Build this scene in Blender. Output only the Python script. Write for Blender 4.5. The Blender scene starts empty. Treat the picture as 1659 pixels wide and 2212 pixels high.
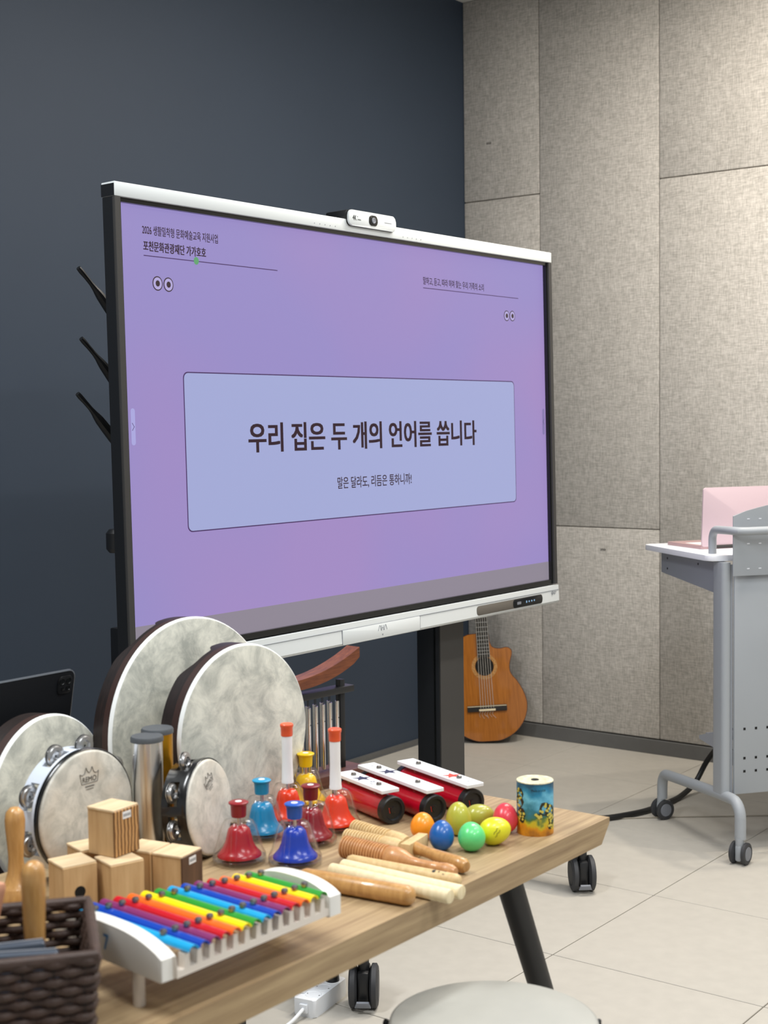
import bpy, bmesh, math, random
from mathutils import Vector, Matrix, noise as mnoise

random.seed(4)
PI = math.pi
S = bpy.context.scene
COL = S.collection


def srgb(r, g, b):
    def f(c):
        c /= 255.0
        return c / 12.92 if c <= 0.04045 else ((c + 0.055) / 1.055) ** 2.4
    return (f(r), f(g), f(b), 1.0)


# ------------------------------------------------------------------ camera
CAM_Z = 1.4458
cam_d = bpy.data.cameras.new('camera')
cam = bpy.data.objects.new('camera', cam_d)
COL.objects.link(cam)
r_ = Vector((0.60670, -0.79483, -0.01263))
f_ = Vector((0.79290, 0.60625, -0.06140))
r_ = (r_ - f_ * r_.dot(f_) / f_.length_squared).normalized()
f_.normalize()
u_ = r_.cross(f_)
cam.matrix_world = Matrix(((r_.x, u_.x, -f_.x, 0), (r_.y, u_.y, -f_.y, 0), (r_.z, u_.z, -f_.z, CAM_Z), (0, 0, 0, 1)))
cam_d.sensor_fit = 'HORIZONTAL'
cam_d.sensor_width = 24.0
cam_d.lens = 3093.8 / 1659 * 24.0
cam_d.clip_start = 0.05
cam_d.dof.use_dof = True
cam_d.dof.focus_distance = 3.6
cam_d.dof.aperture_fstop = 5.6
S.camera = cam

# ------------------------------------------------------------------ world, lamps, exposure
W = bpy.data.worlds.new('world')
S.world = W
W.use_nodes = True
W.node_tree.nodes['Background'].inputs[0].default_value = (0.94, 0.97, 1.0, 1)
W.node_tree.nodes['Background'].inputs[1].default_value = 0.42
S.view_settings.view_transform = 'Standard'
S.view_settings.look = 'None'
S.view_settings.exposure = 0.0
S.view_settings.gamma = 1.0
S.view_settings.use_curve_mapping = False


def area_lamp(name, loc, size, power, color, size_y=None):
    d = bpy.data.lights.new(name, 'AREA')
    d.energy = power
    d.color = color
    d.shape = 'RECTANGLE' if size_y else 'DISK'
    d.size = size
    if size_y:
        d.size_y = size_y
    o = bpy.data.objects.new(name, d)
    COL.objects.link(o)
    o.location = loc
    return o


CEIL = 3.38
COOL = (0.95, 0.98, 1.0)
WARM = (1.0, 0.90, 0.77)
area_lamp('ceiling_light_lamp', (1.0, 0.6, CEIL - 0.03), 1.2, 30, COOL, 0.3)
area_lamp('ceiling_light_lamp', (0.7, 2.4, CEIL - 0.03), 1.2, 62, COOL, 0.3)
area_lamp('ceiling_light_lamp', (3.9, 2.0, CEIL - 0.03), 1.2, 46, (1.0, 0.96, 0.90), 0.3)  # unseen lamp added to brighten the far floor and fabric wall
area_lamp('ceiling_light_lamp', (3.2, 0.6, CEIL - 0.03), 1.2, 22, COOL, 0.3)
area_lamp('ceiling_light_lamp', (1.0, -1.0, CEIL - 0.03), 1.2, 40, COOL, 0.3)
area_lamp('ceiling_light_lamp', (3.2, -1.0, CEIL - 0.03), 1.2, 36, COOL, 0.3)
area_lamp('ceiling_downlight_lamp', (4.75, 1.7, CEIL - 0.02), 0.10, 28, WARM)
area_lamp('ceiling_downlight_lamp', (4.75, 0.5, CEIL - 0.02), 0.10, 24, WARM)
S.cycles.transparent_max_bounces = 40


# ------------------------------------------------------------------ object helpers
def link(o):
    COL.objects.link(o)
    return o


def thing(name, label, cat, loc=(0, 0, 0), rotz=0.0, group=None, mat=None):
    o = link(bpy.data.objects.new(name, None))
    o.empty_display_size = 0.05
    if mat is not None:
        o.matrix_world = mat
    else:
        o.location = loc
        o.rotation_euler = (0, 0, rotz)
    return tag(o, label, cat, group)


def tag(o, label, cat, group=None):
    o['label'] = label
    o['category'] = cat
    if group:
        o['group'] = group
    return o


def obj(name, bm, mat, parent=None, angle=35, label=None, kind=None):
    me = bpy.data.meshes.new(name)
    bmesh.ops.recalc_face_normals(bm, faces=bm.faces[:])
    bm.to_mesh(me)
    bm.free()
    if angle is not None:
        me.shade_smooth()
        me.set_sharp_from_angle(angle=math.radians(angle))
    me.materials.append(mat)
    o = link(bpy.data.objects.new(name, me))
    if parent is not None:
        o.parent = parent
    if label:
        o['label'] = label
    if kind:
        o['kind'] = kind
    return o


def dupe(o, parent=None, loc=None, name=None):
    c = link(o.copy())
    c.parent = parent
    if loc is not None:
        c.location = loc
    return c


def B():
    return bmesh.new()


def xf(bm, verts, M):
    if M is not None:
        bmesh.ops.transform(bm, matrix=M, verts=verts)


def box(bm, c, s, M=None, bev=0.0, seg=2):
    r = bmesh.ops.create_cube(bm, size=1.0)
    vs = r['verts']
    for v in vs:
        v.co = Vector((v.co.x * s[0] + c[0], v.co.y * s[1] + c[1], v.co.z * s[2] + c[2]))
    if bev > 0:
        es = list({e for v in vs for e in v.link_edges})
        rr = bmesh.ops.bevel(bm, geom=es, offset=bev, segments=seg, profile=0.5, affect='EDGES')
        vs = list({v for f in rr['faces'] for v in f.verts} | {v for v in vs if v.is_valid})
    xf(bm, vs, M)
    return bm


def lathe(bm, prof, seg=32, M=None, a0=0.0, a1=2 * PI):
    """profile of (r, z) revolved about z"""
    full = abs(a1 - a0 - 2 * PI) < 1e-6
    rings = []
    allv = []
    n = seg if full else seg + 1
    for r, z in prof:
        if r < 1e-7:
            v = bm.verts.new((0, 0, z))
            rings.append([v])
            allv.append(v)
        else:
            ring = [bm.verts.new((r * math.cos(a0 + (a1 - a0) * i / seg), r * math.sin(a0 + (a1 - a0) * i / seg), z)) for i in range(n)]
            rings.append(ring)
            allv += ring
    for a, b in zip(rings, rings[1:]):
        m = seg
        for i in range(m):
            j = (i + 1) % n if full else i + 1
            if len(a) == 1 and len(b) == 1:
                continue
            if len(a) == 1:
                bm.faces.new((a[0], b[i], b[j]))
            elif len(b) == 1:
                bm.faces.new((a[i], a[j], b[0]))
            else:
                bm.faces.new((a[i], a[j], b[j], b[i]))
    xf(bm, allv, M)
    return bm


def sweep(bm, pts, r, seg=10, caps=True, M=None, closed=False):
    pts = [Vector(q) for q in pts]
    n = len(pts)
    rad = r if isinstance(r, (list, tuple)) else [r] * n
    up = Vector((0, 0, 1))
    t0 = (pts[1] - pts[0]).normalized()
    if abs(t0.dot(up)) > 0.95:
        up = Vector((1, 0, 0))
    x = t0.cross(up).normalized()
    rings = []
    allv = []
    for i in range(n):
        if closed:
            t = (pts[(i + 1) % n] - pts[i - 1]).normalized()
        elif i == 0:
            t = t0
        elif i == n - 1:
            t = (pts[-1] - pts[-2]).normalized()
        else:
            t = (pts[i + 1] - pts[i - 1]).normalized()
        x = (x - t * x.dot(t)).normalized()
        y = t.cross(x)
        ring = [bm.verts.new(pts[i] + (x * math.cos(2 * PI * k / seg) + y * math.sin(2 * PI * k / seg)) * rad[i]) for k in range(seg)]
        rings.append(ring)
        allv += ring
    pairs = list(zip(rings, rings[1:])) + ([(rings[-1], rings[0])] if closed else [])
    for a, b in pairs:
        for k in range(seg):
            j = (k + 1) % seg
            bm.faces.new((a[k], a[j], b[j], b[k]))
    if caps and not closed:
        bm.faces.new(rings[0])
        bm.faces.new(rings[-1][::-1])
    xf(bm, allv, M)
    return bm


def prism(bm, poly, h0, h1, M=None, bev=0.0):
    """polygon in xy extruded from z=h0 to h1"""
    a = [bm.verts.new((x, y, h0)) for x, y in poly]
    b = [bm.verts.new((x, y, h1)) for x, y in poly]
    n = len(poly)
    fs = [bm.faces.new(a[::-1]), bm.faces.new(b)]
    for i in range(n):
        j = (i + 1) % n
        fs.append(bm.faces.new((a[i], a[j], b[j], b[i])))
    vs = a + b
    if bev > 0:
        es = list({e for f in fs[:2] for e in f.edges})
        rr = bmesh.ops.bevel(bm, geom=es, offset=bev, segments=2, profile=0.5, affect='EDGES')
        vs = list({v for f in rr['faces'] for v in f.verts} | {v for v in vs if v.is_valid})
    xf(bm, vs, M)
    return bm


def catmull(pts, n=8):
    pts = [Vector(q) for q in pts]
    out = []
    P = [pts[0] * 2 - pts[1]] + pts + [pts[-1] * 2 - pts[-2]]
    for i in range(1, len(P) - 2):
        p0, p1, p2, p3 = P[i - 1:i + 3]
        for k in range(n):
            t = k / n
            out.append(0.5 * ((2 * p1) + (p2 - p0) * t + (2 * p0 - 5 * p1 + 4 * p2 - p3) * t * t + (3 * p1 - p0 - 3 * p2 + p3) * t ** 3))
    out.append(pts[-1])
    return out


def rrect(w, h, r, n=5, cx=0.0, cy=0.0):
    out = []
    for sx, sy, a in ((1, 1, 0), (-1, 1, PI / 2), (-1, -1, PI), (1, -1, 1.5 * PI)):
        for k in range(n + 1):
            t = a + PI / 2 * k / n
            out.append((cx + sx * (w / 2 - r) + r * math.cos(t), cy + sy * (h / 2 - r) + r * math.sin(t)))
    return out


RX = Matrix.Rotation(PI / 2, 4, 'X')        # local xy plane -> xz plane, +z -> -y
T = Matrix.Translation


def frame(o, x, y, z):
    """matrix from origin and three column axes"""
    return Matrix(((x[0], y[0], z[0], o[0]), (x[1], y[1], z[1], o[1]), (x[2], y[2], z[2], o[2]), (0, 0, 0, 1)))


def along(p0, p1, up=(0, 0, 1)):
    """matrix with +z from p0 to p1, origin p0"""
    z = (Vector(p1) - Vector(p0)).normalized()
    u = Vector(up)
    if abs(z.dot(u)) > 0.99:
        u = Vector((1, 0, 0))
    x = u.cross(z).normalized()
    y = z.cross(x)
    return frame(p0, x, y, z)


def text_bm(body, w, h, bold=0.0, subdiv=0, cx=0.0, cy=0.0, thick=0.0):
    """lettering in the xy plane, scaled to w x h and centred on (cx, cy)"""
    c = bpy.data.curves.new('lettering', 'FONT')
    c.body = body
    c.resolution_u = 3
    if thick:
        c.extrude = thick
    o = link(bpy.data.objects.new('lettering_tmp', c))
    dg = bpy.context.evaluated_depsgraph_get()
    dg.update()
    me = bpy.data.meshes.new_from_object(o.evaluated_get(dg))
    bpy.data.objects.remove(o)
    bm = bmesh.new()
    bm.from_mesh(me)
    bpy.data.meshes.remove(me)
    xs = [v.co.x for v in bm.verts]
    ys = [v.co.y for v in bm.verts]
    mx, my, sx, sy = min(xs), min(ys), max(xs) - min(xs), max(ys) - min(ys)
    if h is None:
        h = w * sy / sx
    for v in bm.verts:
        v.co.x = (v.co.x - mx) / sx * w - w / 2 + cx
        v.co.y = (v.co.y - my) / sy * h - h / 2 + cy
    if bold > 0:
        base = bm.verts[:] + bm.edges[:] + bm.faces[:]
        for dx, dy in ((1, 0.5), (-1, -0.5), (1, -0.5), (-1, 0.5)):
            g = bmesh.ops.duplicate(bm, geom=base)['geom']
            bmesh.ops.translate(bm, vec=(dx * bold * h, dy * bold * h, 0), verts=[v for v in g if isinstance(v, bmesh.types.BMVert)])
    return bm


# ------------------------------------------------------------------ materials
def newmat(name):
    m = bpy.data.materials.new(name)
    m.use_nodes = True
    nt = m.node_tree
    return m, nt, nt.nodes['Principled BSDF']


def plain(name, col, rough=0.5, metal=0.0, spec=0.5, coat=0.0, bump=0.0, bscale=300.0, var=0.0, vscale=8.0):
    m, nt, p = newmat(name)
    p.inputs['Base Color'].default_value = col
    p.inputs['Roughness'].default_value = rough
    p.inputs['Metallic'].default_value = metal
    p.inputs['Specular IOR Level'].default_value = spec
    p.inputs['Coat Weight'].default_value = coat
    tc = nt.nodes.new('ShaderNodeTexCoord')
    if bump > 0:
        n = nt.nodes.new('ShaderNodeTexNoise')
        n.inputs['Scale'].default_value = bscale
        nt.links.new(tc.outputs['Object'], n.inputs['Vector'])
        b = nt.nodes.new('ShaderNodeBump')
        b.inputs['Strength'].default_value = bump
        b.inputs['Distance'].default_value = 0.002
        nt.links.new(n.outputs[0], b.inputs['Height'])
        nt.links.new(b.outputs[0], p.inputs['Normal'])
    if var > 0:
        n = nt.nodes.new('ShaderNodeTexNoise')
        n.inputs['Scale'].default_value = vscale
        n.inputs['Detail'].default_value = 4
        nt.links.new(tc.outputs['Object'], n.inputs['Vector'])
        r = nt.nodes.new('ShaderNodeValToRGB')
        r.color_ramp.elements[0].position = 0.3
        r.color_ramp.elements[1].position = 0.7
        r.color_ramp.elements[0].color = tuple(c * (1 - var) for c in col[:3]) + (1,)
        r.color_ramp.elements[1].color = tuple(min(1, c * (1 + var)) for c in col[:3]) + (1,)
        nt.links.new(n.outputs[0], r.inputs[0])
        nt.links.new(r.outputs[0], p.inputs['Base Color'])
    return m


def glow(name, col, strength=1.0):
    m, nt, p = newmat(name)
    p.inputs['Base Color'].default_value = (0.01, 0.01, 0.01, 1)
    p.inputs['Roughness'].default_value = 0.35
    p.inputs['Specular IOR Level'].default_value = 0.25
    p.inputs['Emission Color'].default_value = col
    p.inputs['Emission Strength'].default_value = strength
    return m


def grain(name, c0, c1, scale=(1, 18, 18), nscale=3.0, rough=0.45, coat=0.0, detail=6, lo=0.3, hi=0.7, bump=0.05, offset=None):
    """wood: noise stretched along one object axis"""
    m, nt, p = newmat(name)
    tc = nt.nodes.new('ShaderNodeTexCoord')
    mp = nt.nodes.new('ShaderNodeMapping')
    mp.inputs['Scale'].default_value = scale
    n = nt.nodes.new('ShaderNodeTexNoise')
    n.inputs['Scale'].default_value = nscale
    n.inputs['Detail'].default_value = detail
    n.inputs['Roughness'].default_value = 0.65
    r = nt.nodes.new('ShaderNodeValToRGB')
    r.color_ramp.elements[0].position = lo
    r.color_ramp.elements[1].position = hi
    r.color_ramp.elements[0].color = c0
    r.color_ramp.elements[1].color = c1
    nt.links.new(tc.outputs['Object'], mp.inputs['Vector'])
    nt.links.new(mp.outputs[0], n.inputs['Vector'])
    nt.links.new(n.outputs[0], r.inputs[0])
    nt.links.new(r.outputs[0], p.inputs['Base Color'])
    if bump:
        b = nt.nodes.new('ShaderNodeBump')
        b.inputs['Strength'].default_value = bump
        b.inputs['Distance'].default_value = 0.001
        nt.links.new(n.outputs[0], b.inputs['Height'])
        nt.links.new(b.outputs[0], p.inputs['Normal'])
    p.inputs['Roughness'].default_value = rough
    p.inputs['Coat Weight'].default_value = coat
    return m


def fabric_mat():
    m, nt, p = newmat('panel_fabric')
    tc = nt.nodes.new('ShaderNodeTexCoord')
    outs = []
    for sc, ns in (((1, 1, 8), 34.0), ((1, 8, 1), 34.0), ((1, 1, 1), 10.0)):
        mp = nt.nodes.new('ShaderNodeMapping')
        mp.inputs['Scale'].default_value = sc
        n = nt.nodes.new('ShaderNodeTexNoise')
        n.inputs['Scale'].default_value = ns
        n.inputs['Detail'].default_value = 3
        nt.links.new(tc.outputs['Object'], mp.inputs['Vector'])
        nt.links.new(mp.outputs[0], n.inputs['Vector'])
        outs.append(n)
    a = nt.nodes.new('ShaderNodeMath')
    a.operation = 'ADD'
    nt.links.new(outs[0].outputs[0], a.inputs[0])
    nt.links.new(outs[1].outputs[0], a.inputs[1])
    a2 = nt.nodes.new('ShaderNodeMath')
    a2.operation = 'MULTIPLY_ADD'
    a2.inputs[1].default_value = 0.16
    nt.links.new(outs[2].outputs[0], a2.inputs[0])
    nt.links.new(a.outputs[0], a2.inputs[2])
    r = nt.nodes.new('ShaderNodeValToRGB')
    r.color_ramp.elements[0].position = 0.85
    r.color_ramp.elements[1].position = 1.5
    r.color_ramp.elements[0].color = srgb(161, 157, 150)
    r.color_ramp.elements[1].color = srgb(208, 203, 196)
    # the ramp input is clamped at 1, so halve the sum first
    h = nt.nodes.new('ShaderNodeMath')
    h.operation = 'MULTIPLY'
    h.inputs[1].default_value = 0.5
    nt.links.new(a2.outputs[0], h.inputs[0])
    r.color_ramp.elements[0].position = 0.40
    r.color_ramp.elements[1].position = 0.70
    nt.links.new(h.outputs[0], r.inputs[0])
    nt.links.new(r.outputs[0], p.inputs['Base Color'])
    b = nt.nodes.new('ShaderNodeBump')
    b.inputs['Strength'].default_value = 0.25
    b.inputs['Distance'].default_value = 0.002
    nt.links.new(a.outputs[0], b.inputs['Height'])
    nt.links.new(b.outputs[0], p.inputs['Normal'])
    p.inputs['Roughness'].default_value = 0.95
    p.inputs['Specular IOR Level'].default_value = 0.15
    return m


def skin_mat(name, c0, c1, scale=14.0, c2=None):
    """marbled drum skin"""
    m, nt, p = newmat(name)
    tc = nt.nodes.new('ShaderNodeTexCoord')
    n = nt.nodes.new('ShaderNodeTexNoise')
    n.inputs['Scale'].default_value = scale
    n.inputs['Detail'].default_value = 9
    n.inputs['Roughness'].default_value = 0.72
    n.inputs['Distortion'].default_value = 0.5
    r = nt.nodes.new('ShaderNodeValToRGB')
    r.color_ramp.elements[0].position = 0.36
    r.color_ramp.elements[1].position = 0.62
    r.color_ramp.elements[0].color = c0
    r.color_ramp.elements[1].color = c1
    nt.links.new(tc.outputs['Object'], n.inputs['Vector'])
    nt.links.new(n.outputs[0], r.inputs[0])
    out = r.outputs[0]
    if c2:
        n2 = nt.nodes.new('ShaderNodeTexNoise')
        n2.inputs['Scale'].default_value = scale * 0.35
        nt.links.new(tc.outputs['Object'], n2.inputs['Vector'])
        r2 = nt.nodes.new('ShaderNodeValToRGB')
        r2.color_ramp.elements[0].position = 0.5
        r2.color_ramp.elements[1].position = 0.75
        nt.links.new(n2.outputs[0], r2.inputs[0])
        mx = nt.nodes.new('ShaderNodeMix')
        mx.data_type = 'RGBA'
        mx.inputs[7].default_value = c2
        nt.links.new(r2.outputs[0], mx.inputs[0])
        nt.links.new(out, mx.inputs[6])
        out = mx.outputs[2]
    nt.links.new(out, p.inputs['Base Color'])
    p.inputs['Roughness'].default_value = 0.5
    return m


def clear_mat(name, tint=(1, 1, 1, 1), ior=1.45, rough=0.09):
    m = bpy.data.materials.new(name)
    m.use_nodes = True
    nt = m.node_tree
    nt.nodes.remove(nt.nodes['Principled BSDF'])
    out = nt.nodes['Material Output']
    t = nt.nodes.new('ShaderNodeBsdfTransparent')
    t.inputs[0].default_value = tint
    g = nt.nodes.new('ShaderNodeBsdfGlossy')
    g.inputs['Roughness'].default_value = rough
    lw = nt.nodes.new('ShaderNodeLayerWeight')
    lw.inputs[0].default_value = 0.5
    pw_ = nt.nodes.new('ShaderNodeMath')
    pw_.operation = 'POWER'
    pw_.inputs[1].default_value = 3.0
    nt.links.new(lw.outputs['Facing'], pw_.inputs[0])
    fz = nt.nodes.new('ShaderNodeMath')
    fz.operation = 'MULTIPLY_ADD'
    fz.inputs[1].default_value = 0.75
    fz.inputs[2].default_value = 0.04
    nt.links.new(pw_.outputs[0], fz.inputs[0])
    mx = nt.nodes.new('ShaderNodeMixShader')
    nt.links.new(fz.outputs[0], mx.inputs[0])
    nt.links.new(t.outputs[0], mx.inputs[1])
    nt.links.new(g.outputs[0], mx.inputs[2])
    nt.links.new(mx.outputs[0], out.inputs[0])
    return m


def banded(name, c0, c1, axis='Z', freq=40.0, rough=0.5, lo=0.4, hi=0.6, distortion=0.0):
    """stripes across one object axis"""
    m, nt, p = newmat(name)
    tc = nt.nodes.new('ShaderNodeTexCoord')
    w = nt.nodes.new('ShaderNodeTexWave')
    w.bands_direction = axis
    w.inputs['Scale'].default_value = freq
    w.inputs['Distortion'].default_value = distortion
    r = nt.nodes.new('ShaderNodeValToRGB')
    r.color_ramp.elements[0].position = lo
    r.color_ramp.elements[1].position = hi
    r.color_ramp.elements[0].color = c0
    r.color_ramp.elements[1].color = c1
    nt.links.new(tc.outputs['Object'], w.inputs['Vector'])
    nt.links.new(w.outputs[0], r.inputs[0])
    nt.links.new(r.outputs[0], p.inputs['Base Color'])
    p.inputs['Roughness'].default_value = rough
    return m


M = {}
M['navy_wall'] = plain('navy_wall_paint', srgb(53, 64, 79), 0.6, spec=0.35, bump=0.04, bscale=40, var=0.03, vscale=2.0)
M['fabric'] = fabric_mat()
M['backing'] = plain('panel_joint', srgb(120, 113, 103), 0.9)
M['tile'] = plain('floor_tile', srgb(186, 181, 171), 0.5, spec=0.35, var=0.035, vscale=22.0, bump=0.03, bscale=120)
M['grout'] = plain('tile_grout', srgb(140, 134, 124), 0.9)
M['skirting'] = plain('grey_skirting', srgb(98, 98, 97), 0.5, var=0.04, vscale=30)
M['ceiling'] = plain('ceiling_white', srgb(225, 225, 222), 0.9)
M['white_metal'] = plain('white_enamel', srgb(213, 218, 219), 0.42, bump=0.02, bscale=500)
M['black_metal'] = plain('black_metal', srgb(22, 23, 25), 0.45)
M['black_plastic'] = plain('black_plastic', srgb(24, 25, 27), 0.4)
M['dark_frame'] = plain('charcoal_frame', srgb(58, 57, 56), 0.55, spec=0.3)
M['post_face'] = plain('charcoal_post', srgb(68, 66, 64), 0.55)
M['post_side'] = plain('black_post', srgb(28, 32, 38), 0.5)
M['black_glass'] = plain('black_glass', srgb(20, 22, 22), 0.2)
M['oak'] = grain('oak_laminate', srgb(138, 113, 82), srgb(184, 159, 121), (1.0, 26, 26), 3.2, 0.5, 0.0, lo=0.3, hi=0.72)
M['rubber'] = plain('dark_rubber', srgb(52, 53, 56), 0.6)
M['grey_plastic'] = plain('grey_plastic', srgb(120, 124, 132), 0.45)
M['chrome'] = plain('chrome', (0.86, 0.86, 0.86, 1), 0.16, 1.0)
M['steel'] = plain('brushed_steel', (0.62, 0.62, 0.62, 1), 0.3, 1.0)
M['screw'] = plain('dark_screw', (0.3, 0.29, 0.27, 1), 0.35, 1.0)

# ------------------------------------------------------------------ the room
WX, WY = 5.5946, 3.7813
TILE = 0.6
X0T, Y0T = 3.898, 1.9640      # a tile crossing


def structure(o):
    o['kind'] = 'structure'
    return o


b = B()
box(b, ((WX - 3.0) / 2, (WY - 3.0) / 2, -0.03), (WX + 3.0, WY + 3.0, 0.05))
floor = structure(obj('floor', b, M['grout'], angle=None))
b = B()
box(b, (0, 0, 0), (TILE - 0.0035, TILE - 0.0035, 0.012), bev=0.0012, seg=1)
tile0 = obj('tile', b, M['tile'], floor, angle=None)
first = True
for i in range(-7, 4):
    for j in range(-5, 4):
        x0, x1 = X0T + i * TILE, X0T + (i + 1) * TILE
        y0, y1 = Y0T + j * TILE, Y0T + (j + 1) * TILE
        x1c, y1c = min(x1, WX), min(y1, WY)
        if x1c - x0 < 0.02 or y1c - y0 < 0.02:
            continue
        t = tile0 if first else dupe(tile0, floor)
        first = False
        t.location = ((x0 + x1c) / 2, (y0 + y1c) / 2, -0.006)
        t.scale = ((x1c - x0) / TILE, (y1c - y0) / TILE, 1)

b = B()
box(b, ((WX - 3.0) / 2, WY + 0.05, CEIL / 2), (WX + 3.2, 0.1, CEIL))
structure(obj('wall_back', b, M['navy_wall'], angle=None))
b = B()
box(b, ((WX - 3.0) / 2, WY - 0.006, 0.011), (WX + 3.0, 0.012, 0.022))
structure(obj('baseboard_back', b, M['skirting'], angle=None))
b = B()
box(b, (WX + 0.06, (WY - 3.0) / 2, CEIL / 2), (0.1, WY + 3.0, CEIL))
wall_r = structure(obj('wall_right', b, M['backing'], angle=None))
seams = [WY, 3.3745, 2.7865]
while seams[-1] > -2.4:
    seams.append(seams[-1] - 0.5885)
for k in range(len(seams) - 1):
    ya, yb = seams[k + 1], seams[k]
    zs = [0.065, 2.466, CEIL] if k % 2 == 0 else [0.065, 0.977, CEIL]
    for za, zb in zip(zs, zs[1:]):
        b = B()
        box(b, (0, 0, 0), (0.022, yb - ya - 0.003, zb - za - 0.003), bev=0.005, seg=2)
        o = obj('panel', b, M['fabric'], wall_r)
        o.location = (WX + 0.005, (ya + yb) / 2, (za + zb) / 2)
b = B()
box(b, (WX - 0.004, (WY - 3.0) / 2, 0.031), (0.02, WY + 3.0, 0.062), bev=0.002, seg=1)
structure(obj('baseboard_right', b, M['skirting'], angle=None))
b = B()
box(b, ((WX - 3.0) / 2, (WY - 3.0) / 2, CEIL + 0.05), (WX + 3.2, WY + 3.2, 0.1))
structure(obj('ceiling', b, M['ceiling'], angle=None))
# small pen marks left on the fabric
M['ink'] = plain('dark_ink', srgb(70, 68, 66), 0.8)
for y, z in ((3.64, 2.722), (3.057, 0.880)):
    b = B()
    for k in range(3):
        sweep(b, catmull([(WX - 0.0075, y + 0.013 - 0.009 * k, z + 0.006), (WX - 0.0075, y + 0.010 - 0.009 * k, z - 0.004), (WX - 0.0075, y + 0.006 - 0.009 * k, z + 0.005)], 4), 0.0011, 4)
    o = obj('pen_mark', b, M['ink'], wall_r)

# ceiling fittings for the lamps (out of the picture)
M['diffuser'] = glow('lamp_diffuser', (0.95, 0.98, 1, 1), 2.0)
for k, (x, y) in enumerate(((1.0, 0.6), (0.7, 2.4), (3.9, 2.0), (3.2, 0.6), (1.0, -1.0), (3.2, -1.0))):
    nm = ['above the instrument table', 'nearest the navy wall', 'added above the display to brighten the far floor', 'above the open floor', 'behind the viewer on the left', 'behind the viewer on the right'][k]
    t = thing('ceiling_light', 'long white ceiling light ' + nm, 'light', (x, y, CEIL), group='ceiling lights')
    b = B()
    for sx, sy, w, h in ((0.62, 0, 0.03, 0.36), (-0.62, 0, 0.03, 0.36), (0, 0.165, 1.27, 0.03), (0, -0.165, 1.27, 0.03)):
        box(b, (sx, sy, -0.012), (w, h, 0.024))
    obj('frame', b, M['white_metal'], t, angle=None)

# ------------------------------------------------------------------ interactive display
TVM = T((3.2738, 2.538, 1.4403)) @ Matrix.Rotation(-0.0093, 4, 'Z') @ Matrix.Rotation(-0.0162, 4, 'X')
tv = thing('interactive_display', 'large white framed interactive display showing a purple slide', 'display', mat=TVM)
SW, SH = 1.895, 1.066


def screen_mat():
    m, nt, p = newmat('screen_picture')
    tc = nt.nodes.new('ShaderNodeTexCoord')
    n = nt.nodes.new('ShaderNodeTexNoise')
    n.inputs['Scale'].default_value = 1.5
    n.inputs['Detail'].default_value = 1.0
    nt.links.new(tc.outputs['Object'], n.inputs['Vector'])
    r = nt.nodes.new('ShaderNodeValToRGB')
    r.color_ramp.elements[0].position = 0.40
    r.color_ramp.elements[1].position = 0.66
    r.color_ramp.elements[0].color = srgb(150, 138, 197)
    r.color_ramp.elements[1].color = srgb(160, 137, 194)
    nt.links.new(n.outputs[0], r.inputs[0])
    p.inputs['Base Color'].default_value = (0.008, 0.008, 0.010, 1)
    p.inputs['Roughness'].default_value = 0.4
    p.inputs['Specular IOR Level'].default_value = 0.2
    nt.links.new(r.outputs[0], p.inputs['Emission Color'])
    p.inputs['Emission Strength'].default_value = 1.0
    return m


b = B()
box(b, (0, 0.006, 0), (SW, 0.012, SH))
screen = obj('screen', b, screen_mat(), tv, angle=None)
M['slide_ink'] = glow('slide_ink', srgb(52, 34, 44), 1.0)
M['slide_line'] = glow('slide_line', srgb(70, 45, 95), 1.0)
M['slide_box'] = glow('slide_box', srgb(160, 167, 212), 1.0)
M['slide_green'] = glow('slide_green', srgb(92, 160, 108), 1.0)
M['slide_eye'] = glow('slide_eye', srgb(176, 165, 215), 1.0)
M['slide_bar'] = glow('slide_bar', srgb(140, 132, 146), 1.0)
M['slide_tab'] = glow('slide_tab', srgb(168, 165, 220), 1.0)


def flat(name, poly, y, mat, thick=0.0004):
    bb = B()
    prism(bb, poly, 0, thick, T((0, y, 0)) @ RX)
    return obj(name, bb, mat, screen, angle=None)


def slide_text(body, xl, xr, zb, zt, y, mat, bold):
    bb = text_bm(body, xr - xl, zt - zb, bold, cx=(xl + xr) / 2, cy=(zb + zt) / 2)
    xf(bb, bb.verts[:], T((0, y, 0)) @ RX)
    return obj('lettering', bb, mat, screen, angle=None)


flat('taskbar', [(-SW / 2, -SH / 2), (SW / 2, -SH / 2), (SW / 2, -0.472), (-SW / 2, -0.472)], -0.0002, M['slide_bar'])
flat('slide_box_outline', rrect(1.506, 0.398, 0.016, cx=0, cy=-0.0585), -0.0002, M['slide_line'])
flat('slide_box', rrect(1.500, 0.392, 0.014, cx=0, cy=-0.0585), -0.0006, M['slide_box'])
slide_text('우리 집은 두 개의 언어를 씁니다', -0.524, 0.524, -0.064, 0.012, -0.0012, M['slide_ink'], 0.032)
slide_text('말은 달라도, 리듬은 통하니까!', -0.169, 0.176, -0.176, -0.142, -0.0012, M['slide_ink'], 0.014)
slide_text('2026 생활밀착형 문화예술교육 지원사업', -0.872, -0.616, 0.466, 0.489, -0.0006, M['slide_ink'], 0.012)
slide_text('포천문화관광재단 가가호호', -0.870, -0.660, 0.427, 0.451, -0.0006, M['slide_ink'], 0.028)
slide_text('말하고, 듣고, 따라 하며 찾는 우리 가족의 소리', 0.260, 0.586, 0.423, 0.447, -0.0006, M['slide_ink'], 0.014)
for x0, x1, z in ((-0.870, -0.394, 0.4155), (0.259, 0.789, 0.4135)):
    flat('rule_line', [(x0, z - 0.0011), (x1, z - 0.0011), (x1, z + 0.0011), (x0, z + 0.0011)], -0.0004, M['slide_line'])


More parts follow.
